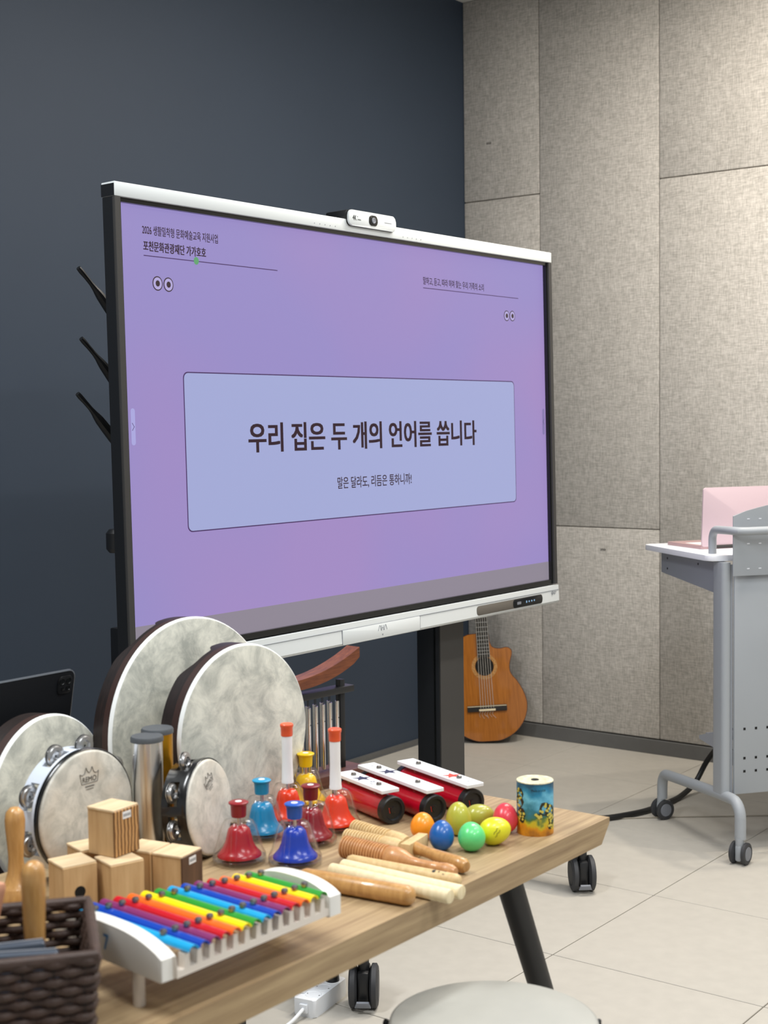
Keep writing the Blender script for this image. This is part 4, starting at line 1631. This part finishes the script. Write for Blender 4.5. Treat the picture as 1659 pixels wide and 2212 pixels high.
b = B()
x0, x1, y0, y1 = bcorner(0)
box(b, ((x0 + x1) / 2, (y0 + y1) / 2, 0.004), (x1 - x0, y1 - y0, 0.006))
obj('basket_floor', b, M['wicker_dark'], bk, angle=None)
NR = 11
rows = []
for k in range(NR):
    z = 0.006 + (BH_ - 0.014) * k / (NR - 1)
    x0, x1, y0, y1 = bcorner(z)
    pts = []
    for (ax_, ay_), (bx_, by_), nx, ny in (((x0, y0), (x1, y0), 0, -1), ((x1, y0), (x1, y1), 1, 0), ((x1, y1), (x0, y1), 0, 1), ((x0, y1), (x0, y0), -1, 0)):
        L = math.hypot(bx_ - ax_, by_ - ay_)
        m = max(8, int(L / 0.006))
        for i in range(m):
            t_ = i / m
            wv = 0.0032 * math.sin(2 * PI * (L * t_ / 0.036) + PI * k)
            pts.append((ax_ + (bx_ - ax_) * t_ + nx * wv, ay_ + (by_ - ay_) * t_ + ny * wv, z))
    b = B()
    sweep(b, pts, 0.0056, 8, closed=True)
    obj('woven_row', b, M['wicker'], bk, angle=60)
b = B()
x0, x1, y0, y1 = bcorner(BH_)
pts = []
for (ax_, ay_), (bx_, by_) in (((x0, y0), (x1, y0)), ((x1, y0), (x1, y1)), ((x1, y1), (x0, y1)), ((x0, y1), (x0, y0))):
    for i in range(12):
        t_ = i / 12
        pts.append((ax_ + (bx_ - ax_) * t_, ay_ + (by_ - ay_) * t_, BH_ - 0.003))
sweep(b, pts, 0.0068, 10, closed=True)
obj('rim', b, M['wicker'], bk)
b = B()
for t_ in range(9):
    for yy in (bcorner(0)[2], bcorner(0)[3]):
        x = 0.014 + 0.034 * t_
        dy = -ins if yy < BS_ / 2 else ins
        sweep(b, [(x, yy, 0.004), (x, yy + dy, BH_ - 0.004)], 0.0026, 6)
for t_ in range(5):
    for xx in (bcorner(0)[0], bcorner(0)[1]):
        y = 0.016 + 0.040 * t_
        dx = -ins if xx < BL_ / 2 else ins
        sweep(b, [(xx, y, 0.004), (xx + dx, y, BH_ - 0.004)], 0.0026, 6)
obj('stake', b, M['wicker_dark'], bk)

hp = Vector((1.113, 1.403, TZ + 0.012))
t = thing('maraca', 'wooden handle sticking straight up out of the woven basket', 'maraca', hp)
b = B()
lathe(b, [(0, 0.0), (0.016, 0.0), (0.020, 0.012), (0.018, 0.024), (0.0128, 0.034), (0.0128, 0.085), (0.0140, 0.120), (0.0152, 0.150), (0.0150, 0.166), (0.0125, 0.176), (0.006, 0.181), (0, 0.182)], 32)
obj('handle', b, M['honey_wood'], t, angle=60)
t = thing('hand_drum_beater', 'wooden bulb-topped handle on a round foot behind the basket', 'percussion', (1.374, 1.772, TZ))
b = B()
lathe(b, [(0, 0.0), (0.026, 0.0), (0.029, 0.004), (0.029, 0.012), (0.024, 0.022)], 36)
obj('foot', b, M['honey_wood'], t)
b = B()
lathe(b, [(0.024, 0.022), (0.0175, 0.030), (0.0130, 0.046), (0.0115, 0.066), (0.0130, 0.090), (0.0150, 0.112), (0.0156, 0.126), (0.0135, 0.138), (0.007, 0.145), (0, 0.146)], 36)
obj('handle', b, M['honey_wood'], t, angle=60)
M['grey_sheet'] = plain('blue_grey_plastic', srgb(70, 78, 90), 0.3)
for k, (xx, yy, hh, tilt) in enumerate(((0.105, 0.070, 0.104, 0.10), (0.120, 0.110, 0.098, -0.06))):
    t = thing('plastic_case', ['dark blue-grey plastic case lying in the basket, front one', 'dark blue-grey plastic case lying in the basket, rear one'][k], 'case', mat=bk.matrix_world.copy() @ T((xx + 0.03, yy, 0.008)) @ Matrix.Rotation(tilt, 4, 'Z'), group='cases in the basket')
    b = B()
    box(b, (0, 0, hh / 2), (0.19, 0.020, hh), bev=0.005)
    o = obj('shell', b, M['grey_sheet'], t)
    b = B()
    box(b, (0, 0, hh), (0.185, 0.003, 0.004), bev=0.001)
    obj('seam_ridge', b, M['grey_plastic'], t)
t = thing('wooden_stick', 'salmon pink wooden stick leaning out of the basket at the left', 'stick', mat=bk.matrix_world.copy() @ T((0.100, 0.170, 0.010)))
b = B()
A0, A1 = Vector((0.035, -0.03, 0)), Vector((0.012, -0.008, 0.158))
lathe(b, [(0, 0), (0.008, 0), (0.008, 0.10), (0.0125, 0.150), (0.0130, 0.155), (0.011, 0.160), (0, 0.161)], 24, along(A0, A1))
obj('stick', b, plain('salmon_wood', srgb(206, 150, 120), 0.5, var=0.06, vscale=30), t)

# ------------------------------------------------------------------ tablet on its stand
tp = thing('tablet', 'black tablet seen from behind at the left edge, camera corner up', 'tablet', mat=T((1.612, 2.115, 0.785)) @ Matrix.Rotation(0.20, 4, 'X'))
b = B()
prism(b, rrect(0.28, 0.215, 0.014, cx=0, cy=0.1075), -0.003, 0.003, RX, bev=0.0006)
tb_body = obj('tablet_body', b, plain('space_grey_case', srgb(17, 19, 23), 0.6, spec=0.2), tp)
b = B()
n = rrect(0.281, 0.216, 0.0145, cx=0, cy=0.1075)
sweep(b, [(x, 0.0, z) for x, z in n], 0.0026, 6, closed=True)
obj('metal_edge', b, plain('grey_edge', srgb(120, 126, 134), 0.3, 0.6), tp)
b = B()
prism(b, rrect(0.032, 0.034, 0.008, cx=0.1175, cy=0.190), 0.003, 0.0052, RX, bev=0.0006)
cb_ = obj('camera_bump', b, M['black_plastic'], tp)
for x, z, r in ((0.110, 0.197, 0.0062), (0.125, 0.197, 0.0062), (0.112, 0.183, 0.0035), (0.125, 0.183, 0.0050)):
    b = B()
    lathe(b, [(r, 0.0), (r, 0.0012), (r * 0.8, 0.0014), (r * 0.7, 0.0006), (0, 0.0006)], 18, T((x, -0.0052, z)) @ RX)
    obj('lens', b, M['black_glass'], cb_)
ts = thing('tablet_stand', 'black desk stand holding the tablet on the bench', 'tablet stand', (1.612, 2.16, 0.64))
b = B()
box(b, (0, 0.02, 0.005), (0.16, 0.13, 0.01), bev=0.003)
obj('base', b, M['black_metal'], ts)
b = B()
sweep(b, [(0, 0.03, 0.01), (0, -0.035, 0.22)], 0.009, 14)
obj('arm', b, M['black_metal'], ts)
b = B()
box(b, (0, -0.035, 0.138), (0.16, 0.06, 0.006), bev=0.002)
box(b, (0, -0.02, 0.16), (0.12, 0.006, 0.05), bev=0.002)
obj('cradle', b, M['black_metal'], ts)

# ------------------------------------------------------------------ guitar in the corner
gn = Vector((-0.836, -0.548, 0)).normalized()
tl = 0.13
gz = (gn * math.cos(tl) + Vector((0, 0, 1)) * math.sin(tl)).normalized()
gx = Vector((0, 0, 1)).cross(gn).normalized()
gy = gz.cross(gx).normalized()
GM = frame((5.350, 3.508, 0.012), gx, gy, gz) @ Matrix.Rotation(0.061, 4, 'Z')
gt = thing('acoustic_guitar', 'orange-brown cutaway classical guitar leaning in the corner', 'guitar', mat=GM)
M['spruce'] = grain('amber_top', srgb(140, 82, 26), srgb(184, 114, 42), (30, 1.4, 4), 5, 0.16, coat=0.6, lo=0.25, hi=0.75, bump=0.0)
M['guitar_side'] = grain('rosewood_side', srgb(58, 32, 20), srgb(96, 56, 34), (4, 20, 4), 5, 0.2, coat=0.5)
M['ebony'] = plain('ebony', srgb(34, 30, 28), 0.4)
M['bone'] = plain('bone', srgb(228, 214, 180), 0.4)
M['fret'] = plain('fret_metal', (0.7, 0.7, 0.68, 1), 0.3, 1.0)
right = [(0, 0), (0.058, 0.004), (0.121, 0.036), (0.164, 0.090), (0.180, 0.150), (0.172, 0.203), (0.146, 0.258), (0.119, 0.295), (0.112, 0.322), (0.116, 0.352), (0.126, 0.385), (0.124, 0.406), (0.104, 0.417), (0.072, 0.413), (0.044, 0.420), (0.032, 0.440), (0.0285, 0.470), (0.0285, 0.486)]
left = [(-0.0285, 0.486), (-0.075, 0.480), (-0.118, 0.450), (-0.134, 0.405), (-0.128, 0.355), (-0.116, 0.318), (-0.122, 0.290), (-0.146, 0.258), (-0.172, 0.203), (-0.180, 0.150), (-0.164, 0.090), (-0.121, 0.036), (-0.058, 0.004), (0, 0)]


def sm(pts):
    return [(v.x, v.y) for v in catmull([(x, y, 0) for x, y in pts], 5)]


outline = sm(right)[:-1] + sm(left)[:-1]
b = B()
prism(b, outline, -0.094, -0.002)
obj('body_sides', b, M['guitar_side'], gt, angle=40)
b = B()
# top plate with the sound hole: ring to outline bridging
hc = Vector((0, 0.336, 0))
hr = 0.042
N = len(outline)
iv, ov = [], []
for x, y in outline:
    a = math.atan2(y - hc.y, x - hc.x)
    ov.append((x, y))
b2 = B()
ovv = [b2.verts.new((x, y, 0)) for x, y in outline]
ivv = [b2.verts.new((hc.x + hr * math.cos(2 * PI * k / 40), hc.y + hr * math.sin(2 * PI * k / 40), 0)) for k in range(40)]
oe = [b2.edges.new((ovv[i], ovv[(i + 1) % N])) for i in range(N)]
ie = [b2.edges.new((ivv[i], ivv[(i + 1) % 40])) for i in range(40)]
bmesh.ops.triangle_fill(b2, use_beauty=True, edges=oe + ie)
r_e = bmesh.ops.extrude_face_region(b2, geom=b2.faces[:])
for v in [g for g in r_e['geom'] if isinstance(g, bmesh.types.BMVert)]:
    v.co.z = -0.003
obj('top_plate', b2, M['spruce'], gt, angle=30)
b.free()
b = B()
lathe(b, [(0, -0.0015), (hr + 0.002, -0.0015)], 32, T((0, 0.336, 0)))
obj('sound_hole', b, M['dark_hole'], gt)
b = B()
for k, (r0, r1) in enumerate(((hr + 0.001, hr + 0.016),)):
    lathe(b, [(r0, 0.0), (r0, 0.0006), (r1, 0.0006), (r1, 0.0)], 48, T((0, 0.336, 0)))
M['rosette'] = plain('rosette_inlay', srgb(176, 128, 72), 0.3, var=0.45, vscale=160)
obj('rosette', b, M['rosette'], gt)
b = B()
sweep(b, [(x, y, -0.001) for x, y in outline], 0.0016, 6, closed=True)
obj('binding', b, M['guitar_side'], gt)
b = B()
prism(b, [(-0.0285, 0.376), (0.0285, 0.376), (0.026, 0.80), (-0.026, 0.80)], 0.0, 0.0065, bev=0.0008)
fbd = obj('fingerboard', b, M['ebony'], gt)
for k in range(1, 20):
    yy = 0.148 + 0.652 / (2 ** (k / 12.0))
    if yy < 0.38:
        continue
    b = B()
    box(b, (0, yy, 0.0069), (0.0545 - 0.004 * (yy - 0.4), 0.0018, 0.0014))
    obj('fret', b, M['fret'], fbd, angle=None)
b = B()
prism(b, [(-0.027, 0.476), (0.027, 0.476), (0.025, 0.80), (-0.025, 0.80)], -0.022, 0.0, bev=0.006)
obj('neck', b, M['guitar_side'], gt)
b = B()
prism(b, [(-0.026, 0.80), (0.026, 0.80), (0.036, 0.83), (0.036, 0.985), (0.012, 0.995), (0, 0.988), (-0.012, 0.995), (-0.036, 0.985), (-0.036, 0.83)], -0.02, -0.003, T((0, 0, 0)), bev=0.001)
hd = obj('headstock', b, M['guitar_side'], gt)
for s in (-1, 1):
    for k in range(3):
        b = B()
        y = 0.852 + 0.045 * k
        sweep(b, [(s * 0.034, y, -0.012), (s * 0.050, y, -0.012)], 0.0028, 8)
        box(b, (s * 0.054, y, -0.012), (0.010, 0.016, 0.008), bev=0.002)
        obj('tuning_peg', b, M['bone'], hd)
b = B()
box(b, (0, 0.801, 0.006), (0.052, 0.005, 0.009))
obj('nut', b, M['bone'], gt, angle=None)
b = B()
box(b, (0, 0.148, 0.0045), (0.178, 0.027, 0.009), bev=0.002)
br = obj('bridge', b, M['ebony'], gt)
b = B()
box(b, (0.0, 0.141, 0.0105), (0.074, 0.009, 0.004), bev=0.001)
obj('tie_block', b, M['bone'], br)
b = B()
box(b, (0, 0.158, 0.0105), (0.176, 0.0025, 0.004))
obj('saddle', b, M['bone'], br, angle=None)
for k in range(6):
    u = -1 + 2 * k / 5
    b = B()
    sweep(b, [(u * 0.029, 0.150, 0.0125), (u * 0.0215, 0.802, 0.0115), (u * 0.020, 0.86, -0.001)], 0.0010, 5)
    obj('string', b, plain('string_metal', srgb(205, 200, 190), 0.35, 0.3) if k == 0 else bpy.data.materials['string_metal'], gt)
b = B()
for k in range(6):
    u = -1 + 2 * k / 5
    sweep(b, catmull([(u * 0.029, 0.137, 0.008), (u * 0.029 - 0.008, 0.122, 0.006), (u * 0.029 - 0.004 + 0.006 * (k % 3), 0.108 - 0.006 * (k % 2), 0.003)], 4), 0.0007, 4)
obj('string_end', b, bpy.data.materials['string_metal'], gt)

# ------------------------------------------------------------------ rolling lectern with laptop
d = Vector((0.606, 0.7955, 0)).normalized()
w = Vector((0.7955, -0.606, 0)).normalized()
LM_ = frame((4.354, 1.891, 0), w, d, (0, 0, 1))       # local x = right (w), y = away (s), z up
lc = thing('lectern', 'grey metal rolling lectern at the right edge with white top', 'lectern', mat=LM_)
M['grey_paint'] = plain('grey_powder_coat', srgb(158, 163, 168), 0.45, bump=0.03, bscale=500)
M['grey_dark'] = plain('grey_coat_shaded', srgb(150, 154, 161), 0.5)  # darker copy of the lectern grey, shade put into the colour
M['white_top'] = plain('white_laminate', srgb(232, 234, 240), 0.4)
LW = 0.74
for xs in (0.0, LW):
    b = B()
    sweep(b, [(xs, 0.545, 0.075), (xs, 0.545, 0.118)] + [(xs, 0.545 - 0.038 * (1 - math.cos(a)), 0.118 + 0.052 * math.sin(a)) for a in [PI / 2 * k / 6 for k in range(1, 7)]] + [(xs, 0.40, 0.178), (xs, 0.12, 0.197), (xs, 0.04, 0.200)] + [(xs, 0.03 - 0.048 * math.sin(a), 0.148 + 0.052 * math.cos(a)) for a in [PI / 2 * k / 6 for k in range(1, 7)]] + [(xs, -0.018, 0.082)], 0.0185, 18)
    obj('foot', b, M['grey_paint'], lc)
    caster(lc, (xs, 0.545, 0), 0.155 if xs == 0 else 0.6, brake=False, wr=0.036, ww=0.05, hub=M['grey_plastic'], fork=M['grey_paint'])
    caster(lc, (xs, -0.018, 0), 0.65 if xs == 0 else 0.4, brake=False, wr=0.036, ww=0.056, hub=M['grey_plastic'], fork=M['grey_paint'])
    sgn = 1 if xs == 0 else -1
    b = B()
    prism(b, rrect(0.034, 0.076, 0.015, cx=xs, cy=0.107), 0.205, 0.977)
    ps = obj('post', b, M['grey_paint'], lc, angle=40)
    b = B()
    prism(b, [(0.146, 0.972), (0.548, 0.972), (0.548, 0.901), (0.146, 0.868)], -0.0012, 0.0012, frame((xs, 0, 0), (0, 1, 0), (0, 0, 1), (1, 0, 0)))
    brk = obj('top_bracket', b, M['grey_dark'], lc, angle=None)
    for yy, zz in ((0.50, 0.955), (0.50, 0.918), (0.27, 0.955)):
        b = B()
        lathe(b, [(0.004, 0), (0.004, 0.0006), (0, 0.0008)], 12, frame((xs - 0.0014, yy, zz), (0, 1, 0), (0, 0, 1), (-1, 0, 0)))
        obj('screw', b, M['dark_frame'], brk)
    b = B()
    prism(b, [(0.144, 0.402), (0.262, 0.366), (0.262, 0.354), (0.144, 0.343)], -0.0012, 0.0012, frame((xs, 0, 0), (0, 1, 0), (0, 0, 1), (1, 0, 0)))
    obj('tray_bracket', b, M['grey_dark'], lc, angle=None)
b = B()
prism(b, rrect(LW + 0.10, 0.505, 0.035, cx=LW / 2, cy=0.352), 0.980, 0.999, bev=0.002)
obj('tabletop', b, M['white_top'], lc)
b = B()
box(b, (LW / 2, 0.20, 0.372), (LW - 0.04, 0.11, 0.006))
obj('tray', b, M['grey_dark'], lc, angle=None)
# front panel built round its square holes
b = B()
px0, px1, pz0, pz1 = 0.022, LW - 0.022, 0.206, 0.975
box(b, ((px0 + px1) / 2, 0.068, (pz0 + pz1) / 2), (px1 - px0, 0.012, pz1 - pz0), bev=0.003)
pn = obj('front_panel', b, M['grey_paint'], lc)
b = B()
for zz in (0.424, 0.326, 0.282):
    for k in range(16):
        box(b, (0.059 + 0.0425 * k, 0.0618, zz), (0.0082, 0.001, 0.0082))
obj('square_hole', b, M['dark_hole'], pn, angle=None, kind='stuff')
b = B()
for k in range(2):
    box(b, (0.0185 + (LW - 0.037) * k, 0.085, 0.59), (0.008, 0.02, 0.76))
obj('side_channel', b, M['grey_dark'], lc, angle=None)
b = B()
xs_ = 0.006
ptop = [(xs_, 0.935), (LW - xs_, 0.935), (LW - xs_, 1.132)]
for k in range(1, 16):
    t_ = k / 16
    ptop.append((LW - xs_ - (LW - 2 * xs_) * t_, 1.132 + 0.055 * math.sin(PI * t_) ** 0.8))
ptop.append((xs_, 1.132))
prism(b, ptop, -0.048, -0.044, RX, bev=0.001)
up = obj('upper_panel', b, M['grey_paint'], lc)
b = B()
for zz in (1.121, 1.040, 0.958):
    for k in range(16):
        if zz > 1.1 and k > 14:
            continue
        box(b, (0.061 + 0.0425 * k, 0.0435, zz), (0.009, 0.001, 0.0028))
obj('slot', b, M['white_top'], up, angle=None, kind='stuff')
b = B()
rail = [(0.0, 0.172, 0.999), (0.0, 0.172, 1.045)] + [(0.0, 0.172 - 0.030 * (1 - math.cos(a)), 1.045 + 0.036 * math.sin(a)) for a in [PI / 2 * k / 6 for k in range(1, 7)]] + [(0.0, 0.08, 1.083), (0.002, 0.040, 1.084), (0.012, 0.018, 1.084), (0.034, 0.006, 1.084)] + [(0.14, 0.0, 1.085), (LW / 2, -0.008, 1.088)]
rail = rail + [(LW - x, y, z) for x, y, z in rail[::-1][1:]]
sweep(b, rail, 0.0135, 16)
obj('guard_rail', b, M['grey_paint'], lc)

lpM = LM_ @ T((0.195, 0.335, 0.9995)) @ Matrix.Rotation(0.10, 4, 'Z')
lp = thing('laptop', 'rose pink open laptop standing on the lectern', 'laptop', mat=lpM)
M['rose'] = plain('rose_aluminium', srgb(212, 188, 194), 0.5, 0.05)
M['rose_dark'] = plain('rose_aluminium_base', srgb(198, 164, 164), 0.4, 0.3)
b = B()
prism(b, rrect(0.312, 0.221, 0.010, cx=0, cy=0.115), 0.0, 0.011, bev=0.0015)
obj('base', b, M['rose_dark'], lp)
b = B()
prism(b, rrect(0.270, 0.095, 0.003, cx=0, cy=0.09), 0.011, 0.0118)
obj('keyboard', b, M['paper'], lp)
LDM = T((0, 0.004, 0.008)) @ Matrix.Rotation(0.05, 4, 'X') @ RX
b = B()
prism(b, rrect(0.312, 0.205, 0.010, cx=0, cy=0.1025), -0.003, 0.003, LDM, bev=0.001)
lid = obj('lid', b, M['rose'], lp)
b = B()
prism(b, rrect(0.298, 0.188, 0.003, cx=0, cy=0.106), -0.0036, -0.003, LDM)
obj('screen', b, M['black_glass'], lid)
b = B()
sweep(b, [(-0.12, 0.002, 0.0075), (0.12, 0.002, 0.0075)], 0.0055, 10)
obj('hinge', b, M['dark_frame'], lp)

# ------------------------------------------------------------------ cables and the power strip
M['cable_black'] = plain('black_cable', srgb(14, 14, 15), 0.45)
b = B()
pts = [(4.99, 2.10, 0.35), (5.04, 2.22, 0.26), (5.09, 2.33, 0.14), (5.06, 2.37, 0.05), (4.97, 2.385, 0.014), (4.86, 2.385, 0.012), (4.71, 2.40, 0.012), (4.60, 2.44, 0.012), (4.53, 2.48, 0.012), (4.49, 2.53, 0.012), (4.40, 2.60, 0.012), (4.10, 2.62, 0.012), (3.95, 2.45, 0.012), (3.6, 2.40, 0.012), (3.2, 2.42, 0.012)]
sweep(b, catmull(pts, 8), 0.0105, 10)
cbl = obj('power_cable', b, M['cable_black'])
tag(cbl, 'thick black cable curving across the floor from the lectern', 'cable')
b = B()
pts = [(4.52, 2.52, 0.003), (4.60, 2.43, 0.003), (4.72, 2.29, 0.003), (4.86, 2.11, 0.003), (4.98, 1.97, 0.003), (5.15, 1.80, 0.003)]
sweep(b, catmull(pts, 6), 0.0022, 8)
c2_ = obj('thin_cable', b, plain('grey_cable', srgb(160, 152, 138), 0.5))
tag(c2_, 'thin grey cable lying on the floor beneath the lectern', 'cable')

psd = Vector((0.17, 0.033, 0)).normalized()
PSM = frame((2.672, 2.262, 0), psd, (-psd.y, psd.x, 0), (0, 0, 1))
pw = thing('power_strip', 'white three-socket power strip on the floor under the table', 'power strip', mat=PSM)
M['strip_white'] = plain('strip_white', srgb(236, 239, 243), 0.35)
b = B()
prism(b, rrect(0.165, 0.062, 0.008), 0.0, 0.044, bev=0.003)
psb = obj('housing', b, M['strip_white'], pw)
for k, x in enumerate((-0.046, 0.002, 0.050)):
    b = B()
    lathe(b, [(0.0205, 0.0440), (0.0200, 0.0448), (0.0190, 0.0440), (0.0180, 0.036), (0, 0.036)], 32, T((x, -0.006, 0)))
    sk = obj('socket', b, M['strip_white'], pw)
    b = B()
    for s in (-1, 1):
        lathe(b, [(0.0026, 0.0362), (0, 0.0362)], 10, T((x + s * 0.0075, -0.006, 0)))
        box(b, (x, -0.006 + s * 0.0165, 0.0405), (0.004, 0.003, 0.007))
    obj('contact', b, M['screw'], sk)
    b = B()
    box(b, (x, 0.0215, 0.0455), (0.018, 0.012, 0.006), bev=0.0015)
    obj('switch', b, glow('switch_red', srgb(205, 150, 150), 0.75) if k == 2 else M['strip_white'], pw)
b = B()
box(b, (-0.0835, 0, 0.022), (0.012, 0.022, 0.022), bev=0.002)
obj('cord_clip', b, M['strip_white'], pw)
b = B()
sweep(b, catmull([(-0.085, 0, 0.022), (-0.10, -0.001, 0.020), (-0.14, 0.0, 0.012), (-0.24, 0.0, 0.005), (-0.5, -0.06, 0.005), (-0.9, -0.1, 0.005)], 8), 0.0045, 10)
obj('cord', b, M['strip_white'], pw)
pg = thing('plug', 'black power plug pushed into the power strip', 'plug', mat=PSM @ T((0.052, -0.006, 0.0375)))
b = B()
lathe(b, [(0, 0), (0.0172, 0), (0.0178, 0.012), (0.0165, 0.022), (0.010, 0.032), (0, 0.034)], 24)
box(b, (0, 0, 0.026), (0.014, 0.022, 0.026), bev=0.004)
obj('plug_body', b, M['black_plastic'], pg)
b = B()
sweep(b, catmull([(0, 0.002, 0.034), (0.0, 0.02, 0.050), (0.02, 0.06, 0.040), (0.06, 0.12, 0.0), (0.16, 0.22, -0.031), (0.36, 0.20, -0.031)], 8), 0.0042, 8)
obj('cord', b, M['cable_black'], pg)

# ------------------------------------------------------------------ floor drum in the foreground
DJ = Vector((1.676, 1.096, 0))
DZ, DR = 0.595, 0.150
dj = thing('djembe', 'goblet hand drum standing on the floor before the table', 'drum', DJ)
M['goat_skin'] = plain('grey_drum_skin', srgb(168, 167, 160), 0.42, spec=0.4, var=0.07, vscale=9)
M['dj_wood'] = grain('dark_goblet_wood', srgb(40, 28, 22), srgb(74, 52, 40), (6, 6, 1.5), 6, 0.45)
b = B()
lathe(b, [(0, DZ), (DR * 0.6, DZ), (DR - 0.006, DZ - 0.0005), (DR - 0.001, DZ - 0.003), (DR + 0.001, DZ - 0.010), (DR + 0.001, DZ - 0.034)], 96)
obj('drum_head', b, M['goat_skin'], dj, angle=60)
b = B()
lathe(b, [(DR - 0.010, DZ - 0.012), (DR - 0.012, DZ - 0.06), (DR - 0.03, DZ - 0.16), (0.085, DZ - 0.27), (0.062, DZ - 0.33), (0.060, DZ - 0.36), (0.075, DZ - 0.45), (0.105, 0.01), (0.108, 0.0), (0.090, 0.0), (0.05, 0.2)], 64)
obj('body', b, M['dj_wood'], dj, angle=50)
for z in (DZ - 0.034, DZ - 0.052):
    b = B()
    sweep(b, [((DR + 0.005) * math.cos(2 * PI * k / 72), (DR + 0.005) * math.sin(2 * PI * k / 72), z) for k in range(72)], 0.0055, 8, closed=True)
    obj('ring', b, M['black_metal'], dj)
b = B()
NK = 30
for k in range(NK):
    a = 2 * PI * k / NK
    a2 = a + PI / NK
    sweep(b, [((DR + 0.012) * math.cos(a), (DR + 0.012) * math.sin(a), DZ - 0.052), (0.080 * math.cos(a2), 0.080 * math.sin(a2), DZ - 0.30)], 0.0030, 6)
    sweep(b, catmull([((DR + 0.004) * math.cos(a - 0.05), (DR + 0.004) * math.sin(a - 0.05), DZ - 0.058), ((DR + 0.013) * math.cos(a - 0.02), (DR + 0.013) * math.sin(a - 0.02), DZ - 0.026), ((DR + 0.013) * math.cos(a + 0.03), (DR + 0.013) * math.sin(a + 0.03), DZ - 0.030), ((DR + 0.004) * math.cos(a + 0.06), (DR + 0.004) * math.sin(a + 0.06), DZ - 0.058)], 3), 0.0038, 6)
obj('rope', b, M['black_plastic'], dj)
b = B()
sweep(b, [(0.082 * math.cos(2 * PI * k / 48), 0.082 * math.sin(2 * PI * k / 48), DZ - 0.30) for k in range(48)], 0.006, 8, closed=True)
obj('ring', b, M['black_metal'], dj)
